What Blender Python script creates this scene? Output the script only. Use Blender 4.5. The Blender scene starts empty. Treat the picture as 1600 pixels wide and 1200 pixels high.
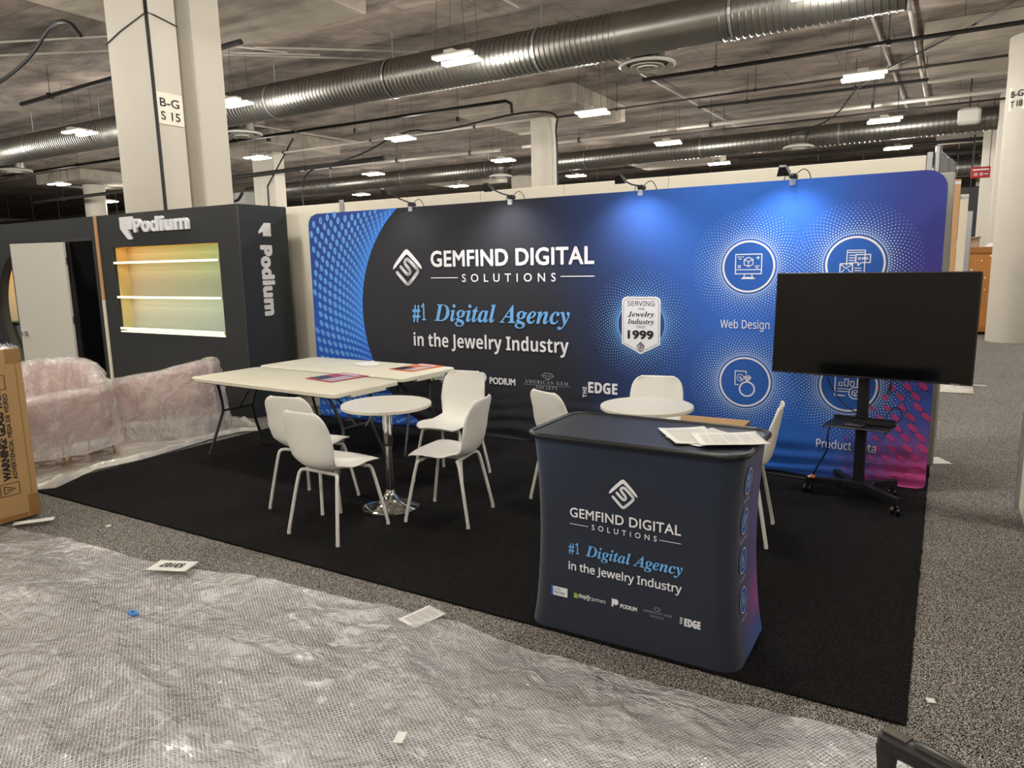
import bpy, math, random
import numpy as np
from mathutils import Vector, Matrix, noise
random.seed(7)
sc = bpy.context.scene
COL = sc.collection
PI = math.pi

# ------------------------------------------------------------------ camera
cam = bpy.data.cameras.new('camera')
cam.sensor_width = 36.0
cam.lens = 1131.55 / 1600 * 36.0
cam.clip_end = 200
cob = bpy.data.objects.new('camera', cam)
COL.objects.link(cob)
_r = Vector((0.85970686, 0.51040863, -0.01967586))
_u = Vector((-0.06692323, 0.15074345, 0.98630507))
_f = Vector((-0.50638463, 0.84661647, -0.16375337))
cob.matrix_world = Matrix(((_r.x, _u.x, -_f.x, 6.13439), (_r.y, _u.y, -_f.y, -5.95199), (_r.z, _u.z, -_f.z, 1.70679), (0, 0, 0, 1)))
sc.camera = cob
# ------------------------------------------------------------------ world, exposure
w = bpy.data.worlds.new('world'); sc.world = w; w.use_nodes = True
w.node_tree.nodes['Background'].inputs[0].default_value = (0.9, 0.85, 0.78, 1)
w.node_tree.nodes['Background'].inputs[1].default_value = 0.05
sc.view_settings.view_transform = 'Standard'
sc.view_settings.look = 'None'
sc.view_settings.gamma = 1
sc.view_settings.exposure = 0.5
sc.view_settings.use_curve_mapping = False
LAMP_W = 150.0       # each hanging ceiling fixture
ARM_W = 24.0         # each arm lamp on the backdrop

# ------------------------------------------------------------------ helpers
def lin(c):
    return tuple(((x / 255) / 12.92 if x / 255 <= .04045 else ((x / 255 + .055) / 1.055) ** 2.4) for x in c)

MATS = {}
def mat(name, rgb, rough=.5, metal=0., var=.08, nscale=6., bump=0., bscale=40., spec=.5, coat=0., alpha=1., emit=None, estr=0., trans=0.):
    """procedural material: a noise-varied base colour, optional bump"""
    if name in MATS: return MATS[name]
    m = bpy.data.materials.new(name); m.use_nodes = True
    nt = m.node_tree; b = nt.nodes['Principled BSDF']
    c = lin(rgb)
    tc = nt.nodes.new('ShaderNodeTexCoord')
    nz = nt.nodes.new('ShaderNodeTexNoise'); nz.inputs['Scale'].default_value = nscale; nz.inputs['Detail'].default_value = 4
    nt.links.new(tc.outputs['Object'], nz.inputs['Vector'])
    mx = nt.nodes.new('ShaderNodeMix'); mx.data_type = 'RGBA'
    mx.inputs[6].default_value = tuple(x * (1 - var) for x in c) + (1,)
    mx.inputs[7].default_value = tuple(min(1, x * (1 + var)) for x in c) + (1,)
    nt.links.new(nz.outputs['Fac'], mx.inputs[0])
    nt.links.new(mx.outputs[2], b.inputs['Base Color'])
    b.inputs['Roughness'].default_value = rough
    b.inputs['Metallic'].default_value = metal
    b.inputs['Specular IOR Level'].default_value = spec
    b.inputs['Coat Weight'].default_value = coat
    b.inputs['Alpha'].default_value = alpha
    b.inputs['Transmission Weight'].default_value = trans
    if emit:
        b.inputs['Emission Color'].default_value = lin(emit) + (1,)
        b.inputs['Emission Strength'].default_value = estr
    if bump:
        n2 = nt.nodes.new('ShaderNodeTexNoise'); n2.inputs['Scale'].default_value = bscale; n2.inputs['Detail'].default_value = 3
        nt.links.new(tc.outputs['Object'], n2.inputs['Vector'])
        bp = nt.nodes.new('ShaderNodeBump'); bp.inputs['Strength'].default_value = bump; bp.inputs['Distance'].default_value = .01
        nt.links.new(n2.outputs['Fac'], bp.inputs['Height'])
        nt.links.new(bp.outputs['Normal'], b.inputs['Normal'])
    MATS[name] = m
    return m

def vcol_mat(name, rough=.85, spec=.2, bump=.25, bscale=3., stretch=(1, 1, 1)):
    """printed fabric: colour comes from the print stored on the mesh"""
    m = bpy.data.materials.new(name); m.use_nodes = True; nt = m.node_tree; b = nt.nodes['Principled BSDF']
    a = nt.nodes.new('ShaderNodeAttribute'); a.attribute_name = 'print'
    nt.links.new(a.outputs['Color'], b.inputs['Base Color'])
    b.inputs['Roughness'].default_value = rough; b.inputs['Specular IOR Level'].default_value = spec
    b.inputs['Sheen Weight'].default_value = .25; b.inputs['Sheen Roughness'].default_value = .5
    tc = nt.nodes.new('ShaderNodeTexCoord'); mp = nt.nodes.new('ShaderNodeMapping'); mp.inputs['Scale'].default_value = stretch
    nt.links.new(tc.outputs['Object'], mp.inputs[0])
    n2 = nt.nodes.new('ShaderNodeTexNoise'); n2.inputs['Scale'].default_value = bscale; n2.inputs['Detail'].default_value = 5
    n2.inputs['Distortion'].default_value = .6
    nt.links.new(mp.outputs[0], n2.inputs['Vector'])
    bp = nt.nodes.new('ShaderNodeBump'); bp.inputs['Strength'].default_value = bump; bp.inputs['Distance'].default_value = .02
    nt.links.new(n2.outputs['Fac'], bp.inputs['Height']); nt.links.new(bp.outputs['Normal'], b.inputs['Normal'])
    return m

def tag(o, label=None, cat=None, group=None, kind=None):
    if label: o['label'] = label
    if cat: o['category'] = cat
    if group: o['group'] = group
    if kind: o['kind'] = kind
    return o

def thing(name, label, cat, loc=(0, 0, 0), rz=0., group=None):
    o = bpy.data.objects.new(name, None); COL.objects.link(o)
    o.empty_display_size = .1
    o.location = loc; o.rotation_euler = (0, 0, rz)
    return tag(o, label, cat, group)

class MB:
    def __init__(s): s.v = []; s.f = []; s.c = None
    def add(s, vs, fs):
        n = len(s.v); s.v += [tuple(p) for p in vs]; s.f += [tuple(i + n for i in f) for f in fs]; return s
    def box(s, x0, x1, y0, y1, z0, z1, M=None, ch=0.):
        if ch > 0: return s.cbox(x0, x1, y0, y1, z0, z1, ch, M)
        v = [(x, y, z) for z in (z0, z1) for y in (y0, y1) for x in (x0, x1)]
        if M: v = [tuple(M @ Vector(p)) for p in v]
        return s.add(v, [(0, 2, 3, 1), (4, 5, 7, 6), (0, 1, 5, 4), (2, 6, 7, 3), (0, 4, 6, 2), (1, 3, 7, 5)])
    def cbox(s, x0, x1, y0, y1, z0, z1, c, M=None):
        """box with chamfered edges"""
        rings = []
        for z, i in ((z0, c), (z0 + c, 0), (z1 - c, 0), (z1, c)):
            a, b, d, e = x0 + i, x1 - i, y0 + i, y1 - i
            rings.append([(a + c, d, z), (b - c, d, z), (b, d + c, z), (b, e - c, z), (b - c, e, z), (a + c, e, z), (a, e - c, z), (a, d + c, z)])
        v = [p for r in rings for p in r]
        if M: v = [tuple(M @ Vector(p)) for p in v]
        f = [tuple(reversed(range(8))), tuple(range(24, 32))]
        for k in range(3):
            for j in range(8):
                f.append((k * 8 + j, k * 8 + (j + 1) % 8, (k + 1) * 8 + (j + 1) % 8, (k + 1) * 8 + j))
        return s.add(v, f)
    def tube(s, pts, r, n=10, closed=False, cap=True):
        pts = [Vector(p) for p in pts]; N = len(pts)
        rr = r if isinstance(r, (list, tuple)) else [r] * N
        vs = []; up = None
        for i, p in enumerate(pts):
            a = pts[i - 1] if (i > 0 or closed) else p
            b = pts[(i + 1) % N] if (i < N - 1 or closed) else p
            t = (b - a); t = t.normalized() if t.length > 1e-9 else Vector((0, 0, 1))
            if up is None:
                up = Vector((0, 0, 1)) if abs(t.z) < .9 else Vector((1, 0, 0))
            x = t.cross(up)
            if x.length < 1e-6: x = t.orthogonal()
            x.normalize(); y = x.cross(t).normalized(); up = y
            for k in range(n):
                an = 2 * PI * k / n
                vs.append(p + x * math.cos(an) * rr[i] + y * math.sin(an) * rr[i])
        fs = []
        for i in range(N if closed else N - 1):
            j = (i + 1) % N
            for k in range(n):
                l = (k + 1) % n
                fs.append((i * n + k, i * n + l, j * n + l, j * n + k))
        if cap and not closed:
            fs.append(tuple(reversed(range(n)))); fs.append(tuple(range((N - 1) * n, N * n)))
        return s.add(vs, fs)
    def lathe(s, prof, n=32, c=(0, 0, 0), sx=1., sy=1., cap=True):
        vs = []; fs = []
        for r, z in prof:
            for k in range(n):
                a = 2 * PI * k / n; vs.append((c[0] + r * sx * math.cos(a), c[1] + r * sy * math.sin(a), c[2] + z))
        for i in range(len(prof) - 1):
            for k in range(n):
                l = (k + 1) % n; fs.append((i * n + k, i * n + l, (i + 1) * n + l, (i + 1) * n + k))
        if cap:
            fs.append(tuple(reversed(range(n)))); fs.append(tuple(range((len(prof) - 1) * n, len(prof) * n)))
        return s.add(vs, fs)
    def prism(s, poly, d0, d1, F):
        """poly: 2-D outline (CCW), extruded between depths d0,d1; F(a,b,d)->xyz"""
        n = len(poly)
        vs = [F(a, b, d0) for a, b in poly] + [F(a, b, d1) for a, b in poly]
        fs = [tuple(range(n)), tuple(reversed(range(n, 2 * n)))]
        for k in range(n):
            l = (k + 1) % n; fs.append((k, k + n, l + n, l))
        return s.add(vs, fs)
    def build(s, name, m, parent=None, smooth=False, world=False, colors=None, auto=True):
        me = bpy.data.meshes.new(name)
        v = s.v
        if world and parent:
            L = parent.location; v = [(p[0] - L.x, p[1] - L.y, p[2] - L.z) for p in v]
        me.from_pydata(v, [], s.f)
        if m: me.materials.append(m)
        if smooth:
            me.polygons.foreach_set('use_smooth', [True] * len(me.polygons))
            if auto:
                try: me.set_sharp_from_angle(angle=math.radians(40))
                except Exception: pass
        if colors is not None:
            at = me.color_attributes.new('print', 'FLOAT_COLOR', 'POINT')
            at.data.foreach_set('color', np.array([tuple(c) + (1,) for c in colors], dtype=np.float32).ravel())
        me.update()
        o = bpy.data.objects.new(name, me); COL.objects.link(o)
        if parent: o.parent = parent
        return o

def copy_tree(o, parent=None):
    c = o.copy(); COL.objects.link(c); c.parent = parent
    for ch in list(o.children): copy_tree(ch, c)
    return c

# ---- flat print: 2-D shapes -> mesh through a mapping F(u, v, offset)
class Print:
    def __init__(s): s.v = []; s.f = []
    def poly(s, pts):
        n = len(s.v); s.v += [tuple(p) for p in pts]; s.f.append(tuple(range(n, n + len(pts)))); return s
    def disc(s, x, y, r, n=10, ry=None, rot=0.):
        ry = r if ry is None else ry; cr, sr = math.cos(rot), math.sin(rot)
        P = []
        for k in range(n):
            a = 2 * PI * k / n; px, py = r * math.cos(a), ry * math.sin(a)
            P.append((x + px * cr - py * sr, y + px * sr + py * cr))
        return s.poly(P)
    def ring(s, x, y, r0, r1, n=64):
        for k in range(n):
            a, b = 2 * PI * k / n, 2 * PI * (k + 1) / n
            s.poly([(x + r0 * math.cos(a), y + r0 * math.sin(a)), (x + r1 * math.cos(a), y + r1 * math.sin(a)),
                    (x + r1 * math.cos(b), y + r1 * math.sin(b)), (x + r0 * math.cos(b), y + r0 * math.sin(b))])
        return s
    def stroke(s, pts, w, closed=False):
        P = list(pts) + ([pts[0]] if closed else [])
        for (x0, y0), (x1, y1) in zip(P, P[1:]):
            dx, dy = x1 - x0, y1 - y0; l = math.hypot(dx, dy)
            if l < 1e-9: continue
            nx, ny = -dy / l * w / 2, dx / l * w / 2
            s.poly([(x0 + nx, y0 + ny), (x0 - nx, y0 - ny), (x1 - nx, y1 - ny), (x1 + nx, y1 + ny)])
        for x, y in P: s.disc(x, y, w / 2, 8)
        return s
    def rect(s, x0, x1, y0, y1): return s.poly([(x0, y0), (x1, y0), (x1, y1), (x0, y1)])
    def build(s, name, m, F, parent, world=True, off=.002):
        b = MB(); b.v = [F(p[0], p[1], off + (p[2] if len(p) > 2 else 0)) for p in s.v]; b.f = s.f
        return b.build(name, m, parent, world=world)

def smooth2(pts, it=2, closed=False):
    for _ in range(it):
        q = [] if closed else [pts[0]]
        n = len(pts)
        for i in range(n if closed else n - 1):
            a, b = pts[i], pts[(i + 1) % n]
            q += [tuple(.75 * x + .25 * y for x, y in zip(a, b)), tuple(.25 * x + .75 * y for x, y in zip(a, b))]
        if not closed: q.append(pts[-1])
        pts = q
    return pts

FM = {'plain': None, 'sans': (0x1D5A0, 0x1D5BA, 0x1D7E2), 'bold': (0x1D5D4, 0x1D5EE, 0x1D7EC),
      'bi': (0x1D468, 0x1D482, 0x1D7CE), 'serif': (0x1D400, 0x1D41A, 0x1D7CE), 'sbi': (0x1D63C, 0x1D656, 0x1D7EC)}
def ma(s, f):
    m = FM[f]
    if not m: return s
    r = ''
    for c in s:
        if 'A' <= c <= 'Z': r += chr(m[0] + ord(c) - 65)
        elif 'a' <= c <= 'z': r += chr(m[1] + ord(c) - 97)
        elif '0' <= c <= '9': r += chr(m[2] + ord(c) - 48)
        else: r += c
    return r
_tc = {}
def text2d(s, f='plain', offset=0., spacing=1.):
    """outline text as filled 2-D mesh, unit size"""
    key = (s, f, offset, spacing)
    if key in _tc: return _tc[key]
    c = bpy.data.curves.new('text', 'FONT'); c.body = ma(s, f); c.offset = offset; c.space_character = spacing
    c.resolution_u = 3
    o = bpy.data.objects.new('text', c); COL.objects.link(o)
    me = bpy.data.meshes.new_from_object(o)
    V = [(v.co.x, v.co.y) for v in me.vertices]; Fc = [tuple(p.vertices) for p in me.polygons]
    bpy.data.objects.remove(o); bpy.data.curves.remove(c); bpy.data.meshes.remove(me)
    _tc[key] = (V, Fc); return V, Fc
_cap = {}
def capheight(f):
    if f not in _cap:
        V, _ = text2d('H', f); _cap[f] = max(p[1] for p in V)
    return _cap[f]
def put_text(P, s, x0, x1, y, cap, f='plain', offset=0., spacing=1., y_slope=0., rot=None, lift=0.):
    if offset:      # heavier stroke: the same outline printed a few times, shifted slightly
        d = offset * cap * 1.4
        for k in range(6):
            q = 2 * PI * k / 6; dx, dy = d * math.cos(q), d * math.sin(q)
            put_text(P, s, x0 + d + dx, x1 - d + dx, y + dy, cap, f, 0., spacing, 0., rot, lift=.00012 * k)
        return
    """fit string between x0..x1, baseline y, capital height cap, into Print P (rot: (ox,oy,angle) applied last)"""
    V, Fc = text2d(s, f, offset, spacing)
    if not V: return
    a, b = min(p[0] for p in V), max(p[0] for p in V); ch = capheight(f)
    n = len(P.v)
    for u, v in V:
        X = x0 + (u - a) / (b - a) * (x1 - x0); Y = y + v / ch * cap
        if rot:
            ox, oy, an = rot; dx, dy = X - ox, Y - oy
            X, Y = ox + dx * math.cos(an) - dy * math.sin(an), oy + dx * math.sin(an) + dy * math.cos(an)
        P.v.append((X, Y, lift))
    P.f += [tuple(i + n for i in q) for q in Fc]

def pxy(p):
    d = Vector(p) - cob.matrix_world.translation; z = d.dot(_f)
    return (800 + 1131.55 * d.dot(_r) / z, 600 - 1131.55 * d.dot(_u) / z) if z > .1 else (-9999, -9999)

# ------------------------------------------------------------------ special materials
def speckle_carpet(name, c0, c1, c2, scale, thr=(.42, .5, .6), bump=.6):
    m = bpy.data.materials.new(name); m.use_nodes = True; nt = m.node_tree; b = nt.nodes['Principled BSDF']
    tc = nt.nodes.new('ShaderNodeTexCoord'); n = nt.nodes.new('ShaderNodeTexNoise')
    n.inputs['Scale'].default_value = scale * .5; n.inputs['Detail'].default_value = 1.; n.inputs['Roughness'].default_value = .7
    nt.links.new(tc.outputs['Object'], n.inputs['Vector'])
    vo = nt.nodes.new('ShaderNodeTexVoronoi'); vo.inputs['Scale'].default_value = scale; nt.links.new(tc.outputs['Object'], vo.inputs['Vector'])
    sv = nt.nodes.new('ShaderNodeSeparateColor'); nt.links.new(vo.outputs['Color'], sv.inputs[0])
    av = nt.nodes.new('ShaderNodeMath'); av.operation = 'MULTIPLY_ADD'; av.inputs[1].default_value = .45; nt.links.new(sv.outputs[0], av.inputs[0])
    hf = nt.nodes.new('ShaderNodeMath'); hf.operation = 'MULTIPLY_ADD'; hf.inputs[1].default_value = .8; hf.inputs[2].default_value = -.125; nt.links.new(n.outputs['Fac'], hf.inputs[0]); nt.links.new(hf.outputs[0], av.inputs[2])
    r = nt.nodes.new('ShaderNodeValToRGB'); e = r.color_ramp.elements
    e[0].position = thr[0]; e[0].color = lin(c0) + (1,); e[1].position = thr[2]; e[1].color = lin(c2) + (1,)
    k = e.new(thr[1]); k.color = lin(c1) + (1,)
    nt.links.new(av.outputs[0], r.inputs[0])
    n3 = nt.nodes.new('ShaderNodeTexNoise'); n3.inputs['Scale'].default_value = .9; n3.inputs['Detail'].default_value = 5
    nt.links.new(tc.outputs['Object'], n3.inputs['Vector'])
    mr = nt.nodes.new('ShaderNodeMapRange'); mr.inputs[3].default_value = .75; mr.inputs[4].default_value = 1.25
    nt.links.new(n3.outputs['Fac'], mr.inputs[0])
    vm = nt.nodes.new('ShaderNodeVectorMath'); vm.operation = 'SCALE'
    nt.links.new(r.outputs[0], vm.inputs[0]); nt.links.new(mr.outputs[0], vm.inputs['Scale'])
    nt.links.new(vm.outputs[0], b.inputs['Base Color'])
    b.inputs['Roughness'].default_value = .95; b.inputs['Specular IOR Level'].default_value = .1
    bp = nt.nodes.new('ShaderNodeBump'); bp.inputs['Strength'].default_value = bump; bp.inputs['Distance'].default_value = .004
    nt.links.new(n.outputs['Fac'], bp.inputs['Height']); nt.links.new(bp.outputs['Normal'], b.inputs['Normal'])
    return m
M_grey_carpet = speckle_carpet('grey_speckled_carpet', (20, 19, 18), (80, 76, 72), (206, 200, 190), 340, thr=(.38, .53, .68), bump=.05)
M_black_carpet = speckle_carpet('black_carpet', (8, 8, 8), (19, 18, 18), (36, 34, 33), 300, bump=.2)

def concrete(name, rgb, stretch=(1, 1, 1), seams=True, var=.35):
    m = bpy.data.materials.new(name); m.use_nodes = True; nt = m.node_tree; b = nt.nodes['Principled BSDF']
    tc = nt.nodes.new('ShaderNodeTexCoord'); mp = nt.nodes.new('ShaderNodeMapping'); mp.inputs['Scale'].default_value = stretch
    nt.links.new(tc.outputs['Object'], mp.inputs[0])
    n = nt.nodes.new('ShaderNodeTexNoise'); n.inputs['Scale'].default_value = .9; n.inputs['Detail'].default_value = 9; n.inputs['Roughness'].default_value = .65; n.inputs['Distortion'].default_value = .5
    nt.links.new(mp.outputs[0], n.inputs['Vector'])
    r = nt.nodes.new('ShaderNodeValToRGB'); e = r.color_ramp.elements
    c = lin(rgb)
    e[0].position = .33; e[0].color = tuple(x * (1 - var) for x in c) + (1,)
    e[1].position = .62; e[1].color = tuple(x * (1 + var * .6) for x in c) + (1,)
    nt.links.new(n.outputs['Fac'], r.inputs[0]); out = r.outputs[0]
    # dark board-mark blotches
    n4 = nt.nodes.new('ShaderNodeTexNoise'); n4.inputs['Scale'].default_value = .45; n4.inputs['Detail'].default_value = 6; n4.inputs['Roughness'].default_value = .6
    mp4 = nt.nodes.new('ShaderNodeMapping'); mp4.inputs['Location'].default_value = (31, 7, 2); mp4.inputs['Scale'].default_value = (.6, 2.4, 1)
    nt.links.new(tc.outputs['Object'], mp4.inputs[0]); nt.links.new(mp4.outputs[0], n4.inputs['Vector'])
    r4 = nt.nodes.new('ShaderNodeValToRGB'); e4 = r4.color_ramp.elements
    e4[0].position = .36; e4[0].color = (.55, .55, .56, 1); e4[1].position = .5; e4[1].color = (1, 1, 1, 1)
    nt.links.new(n4.outputs['Fac'], r4.inputs[0])
    x4 = nt.nodes.new('ShaderNodeMix'); x4.data_type = 'RGBA'; x4.blend_type = 'MULTIPLY'; x4.inputs[0].default_value = 1
    nt.links.new(out, x4.inputs[6]); nt.links.new(r4.outputs[0], x4.inputs[7]); out = x4.outputs[2]
    if seams:
        br = nt.nodes.new('ShaderNodeTexBrick'); br.inputs['Color1'].default_value = (1, 1, 1, 1); br.inputs['Color2'].default_value = (.86, .85, .84, 1)
        br.inputs['Mortar'].default_value = (.35, .33, .31, 1); br.inputs['Scale'].default_value = 1
        br.inputs['Brick Width'].default_value = 2.44; br.inputs['Row Height'].default_value = 1.22; br.inputs['Mortar Size'].default_value = .012; br.inputs['Mortar Smooth'].default_value = .4
        nt.links.new(tc.outputs['Object'], br.inputs['Vector'])
        x = nt.nodes.new('ShaderNodeMix'); x.data_type = 'RGBA'; x.blend_type = 'MULTIPLY'; x.inputs[0].default_value = .8
        nt.links.new(out, x.inputs[6]); nt.links.new(br.outputs['Color'], x.inputs[7]); out = x.outputs[2]
    nt.links.new(out, b.inputs['Base Color']); b.inputs['Roughness'].default_value = .9; b.inputs['Specular IOR Level'].default_value = .2
    bp = nt.nodes.new('ShaderNodeBump'); bp.inputs['Strength'].default_value = .3; bp.inputs['Distance'].default_value = .02
    nt.links.new(n.outputs['Fac'], bp.inputs['Height']); nt.links.new(bp.outputs['Normal'], b.inputs['Normal'])
    return m
M_ceil = concrete('board_formed_concrete', (134, 123, 112), (1, 1.8, 1), var=.5)
M_drop = concrete('drop_panel_concrete', (158, 149, 136), (1, 1, 1), seams=False, var=.2)
M_column = mat('painted_concrete_column', (196, 189, 176), .75, var=.05, nscale=2, bump=.15, bscale=12)

def film_mat(name, rgb, base_alpha, rough=.15, grid=None, gridrot=.25, bump=.5, bscale=14., var=.25, bdist=.03, crease=0.):
    """thin plastic film; grid = spacing of the reinforcing threads"""
    m = bpy.data.materials.new(name); m.use_nodes = True; nt = m.node_tree; b = nt.nodes['Principled BSDF']
    L = nt.links.new
    tc = nt.nodes.new('ShaderNodeTexCoord')
    n = nt.nodes.new('ShaderNodeTexNoise'); n.inputs['Scale'].default_value = bscale; n.inputs['Detail'].default_value = 5; n.inputs['Distortion'].default_value = 1.2
    L(tc.outputs['Object'], n.inputs['Vector'])
    bp = nt.nodes.new('ShaderNodeBump'); bp.inputs['Strength'].default_value = bump; bp.inputs['Distance'].default_value = bdist
    L(n.outputs['Fac'], bp.inputs['Height']); L(bp.outputs['Normal'], b.inputs['Normal'])
    if crease:      # fine crackle on top of the broad wrinkles
        mpf = nt.nodes.new('ShaderNodeMapping'); mpf.inputs['Scale'].default_value = (.6, 1.6, 1); mpf.inputs['Rotation'].default_value = (0, 0, -.25); L(tc.outputs['Object'], mpf.inputs[0])
        nf = nt.nodes.new('ShaderNodeTexNoise'); nf.inputs['Scale'].default_value = 15; nf.inputs['Detail'].default_value = 3; nf.inputs['Distortion'].default_value = 1.6; L(mpf.outputs[0], nf.inputs['Vector'])
        nm = nt.nodes.new('ShaderNodeTexNoise'); nm.inputs['Scale'].default_value = 2.4; nm.inputs['Detail'].default_value = 3; L(mpf.outputs[0], nm.inputs['Vector'])
        rm = nt.nodes.new('ShaderNodeMapRange'); rm.inputs[1].default_value = .47; rm.inputs[2].default_value = .62; rm.inputs[4].default_value = 1.; L(nm.outputs['Fac'], rm.inputs[0])
        bf = nt.nodes.new('ShaderNodeBump'); bf.inputs['Distance'].default_value = .028; L(rm.outputs[0], bf.inputs['Strength']); L(nf.outputs['Fac'], bf.inputs['Height']); L(bp.outputs['Normal'], bf.inputs['Normal'])
        L(bf.outputs['Normal'], b.inputs['Normal']); L(bf.outputs['Normal'], b.inputs['Coat Normal'])
    n2 = nt.nodes.new('ShaderNodeTexNoise'); n2.inputs['Scale'].default_value = bscale * .35; n2.inputs['Detail'].default_value = 4; n2.inputs['Distortion'].default_value = .8
    L(tc.outputs['Object'], n2.inputs['Vector'])
    mr = nt.nodes.new('ShaderNodeMapRange'); mr.inputs[1].default_value = .3; mr.inputs[2].default_value = .7
    mr.inputs[3].default_value = base_alpha * (1 - var); mr.inputs[4].default_value = base_alpha * (1 + var)
    L(n2.outputs['Fac'], mr.inputs[0]); al = mr.outputs[0]
    b.inputs['Base Color'].default_value = lin(rgb) + (1,)
    b.inputs['Roughness'].default_value = rough; b.inputs['Specular IOR Level'].default_value = 1.
    b.inputs['Coat Weight'].default_value = 1.; b.inputs['Coat Roughness'].default_value = .10; b.inputs['Coat IOR'].default_value = 1.7
    if grid:
        mp = nt.nodes.new('ShaderNodeMapping'); mp.inputs['Rotation'].default_value = (0, 0, gridrot); mp.inputs['Scale'].default_value = (1 / grid, 1 / grid, 1)
        L(tc.outputs['Object'], mp.inputs[0]); sx = nt.nodes.new('ShaderNodeSeparateXYZ'); L(mp.outputs[0], sx.inputs[0])
        ms = []
        for ax in (0, 1):
            fr = nt.nodes.new('ShaderNodeMath'); fr.operation = 'FRACT'; L(sx.outputs[ax], fr.inputs[0])
            lt = nt.nodes.new('ShaderNodeMath'); lt.operation = 'LESS_THAN'; lt.inputs[1].default_value = .16; L(fr.outputs[0], lt.inputs[0]); ms.append(lt)
        mxn = nt.nodes.new('ShaderNodeMath'); mxn.operation = 'MAXIMUM'; L(ms[0].outputs[0], mxn.inputs[0]); L(ms[1].outputs[0], mxn.inputs[1])
        sc_ = nt.nodes.new('ShaderNodeMath'); sc_.operation = 'MULTIPLY'; sc_.inputs[1].default_value = 1.; L(mxn.outputs[0], sc_.inputs[0])
        m2 = nt.nodes.new('ShaderNodeMath'); m2.operation = 'MAXIMUM'; L(sc_.outputs[0], m2.inputs[0]); L(al, m2.inputs[1]); al = m2.outputs[0]
    if crease:
        mp5 = nt.nodes.new('ShaderNodeMapping'); mp5.inputs['Scale'].default_value = (.7, 1.5, 1); mp5.inputs['Rotation'].default_value = (0, 0, -.3); L(tc.outputs['Object'], mp5.inputs[0])
        for sc5, wd, am in ((2.2, .030, .40), (6.5, .045, .34)):
            n5 = nt.nodes.new('ShaderNodeTexNoise'); n5.inputs['Scale'].default_value = sc5; n5.inputs['Detail'].default_value = 4; n5.inputs['Distortion'].default_value = 1.1; L(mp5.outputs[0], n5.inputs['Vector'])
            s5 = nt.nodes.new('ShaderNodeMath'); s5.operation = 'SUBTRACT'; s5.inputs[1].default_value = .5; L(n5.outputs['Fac'], s5.inputs[0])
            a5 = nt.nodes.new('ShaderNodeMath'); a5.operation = 'ABSOLUTE'; L(s5.outputs[0], a5.inputs[0])
            r5 = nt.nodes.new('ShaderNodeMapRange'); r5.inputs[1].default_value = 0; r5.inputs[2].default_value = wd; r5.inputs[3].default_value = am * crease; r5.inputs[4].default_value = 0; L(a5.outputs[0], r5.inputs[0])
            g5 = nt.nodes.new('ShaderNodeTexNoise'); g5.inputs['Scale'].default_value = sc5 * .4; L(tc.outputs['Object'], g5.inputs['Vector'])
            h5 = nt.nodes.new('ShaderNodeMapRange'); h5.inputs[1].default_value = .4; h5.inputs[2].default_value = .62; L(g5.outputs['Fac'], h5.inputs[0])
            m5 = nt.nodes.new('ShaderNodeMath'); m5.operation = 'MULTIPLY'; L(r5.outputs[0], m5.inputs[0]); L(h5.outputs[0], m5.inputs[1])
            p5 = nt.nodes.new('ShaderNodeMath'); p5.operation = 'ADD'; p5.use_clamp = True; L(al, p5.inputs[0]); L(m5.outputs[0], p5.inputs[1]); al = p5.outputs[0]
    L(al, b.inputs['Alpha'])
    return m
M_net = film_mat('reinforced_clear_film', (228, 226, 224), .36, .18, grid=.0138, gridrot=.58, bump=1., bscale=7, var=.45, bdist=.05, crease=1.1)
M_wrap = film_mat('dust_cover_film', (244, 236, 230), .5, .22, bump=.9, bscale=7, var=.12, bdist=.04, crease=.6)
M_sheet = film_mat('white_floor_film', (240, 236, 222), .8, .35, bump=.5, bscale=9, var=.15)

M_white = mat('white_moulded_plastic', (240, 237, 228), .45, var=.02)
M_wleg = mat('white_painted_steel', (225, 223, 216), .4, var=.03)
M_ttop = mat('white_laminate', (238, 232, 218), .35, var=.02, nscale=3)
M_edge = mat('white_edge_band', (222, 214, 198), .5, var=.02)
M_chrome = mat('chrome', (225, 225, 228), .06, 1., var=.02)
M_fold = mat('cream_moulded_tabletop', (232, 226, 204), .5, var=.03, bump=.05, bscale=200)
M_bsteel = mat('black_powder_coated_steel', (30, 30, 32), .4, .3, var=.1)
M_gsteel = mat('dark_grey_painted_steel', (74, 74, 76), .4, .4, var=.1)
M_black = mat('black_matte_plastic', (20, 20, 22), .45, var=.1)
M_screen = mat('glossy_black_screen', (5, 5, 7), .09, var=.05, spec=.5)
M_cframe = mat('counter_top_laminate', (30, 32, 38), .38, var=.1, bump=.1, bscale=250)
M_rim = mat('black_rubber_rim', (14, 14, 15), .35, var=.1)
M_card = mat('brown_cardboard', (176, 140, 92), .8, var=.08, nscale=4, bump=.05)
M_tape = mat('clear_packing_tape', (150, 112, 66), .18, var=.06, nscale=9)
M_ink = mat('black_print', (26, 24, 24), .7, var=.05)
M_wprint = mat('white_print', (236, 236, 240), .7, var=.02)
M_lblue = mat('light_blue_print', (112, 176, 236), .7, var=.03)
M_midblue = mat('blue_print', (38, 100, 192), .7, var=.03)
M_booth = mat('charcoal_booth_panel', (40, 42, 43), .7, var=.08, nscale=3)
M_boothside = mat('slate_booth_panel', (42, 48, 54), .7, var=.06, nscale=3)
M_cream = mat('cream_wall_panel', (232, 224, 204), .6, var=.03, nscale=1.5)
M_alu = mat('brushed_aluminium', (170, 172, 174), .35, .9, var=.08)
M_galv = mat('galvanised_duct', (128, 126, 120), .36, .95, var=.3, nscale=2.2, bump=.12, bscale=6)
M_white_disc = mat('white_diffuser_enamel', (190, 187, 178), .5, var=.04)
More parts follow.
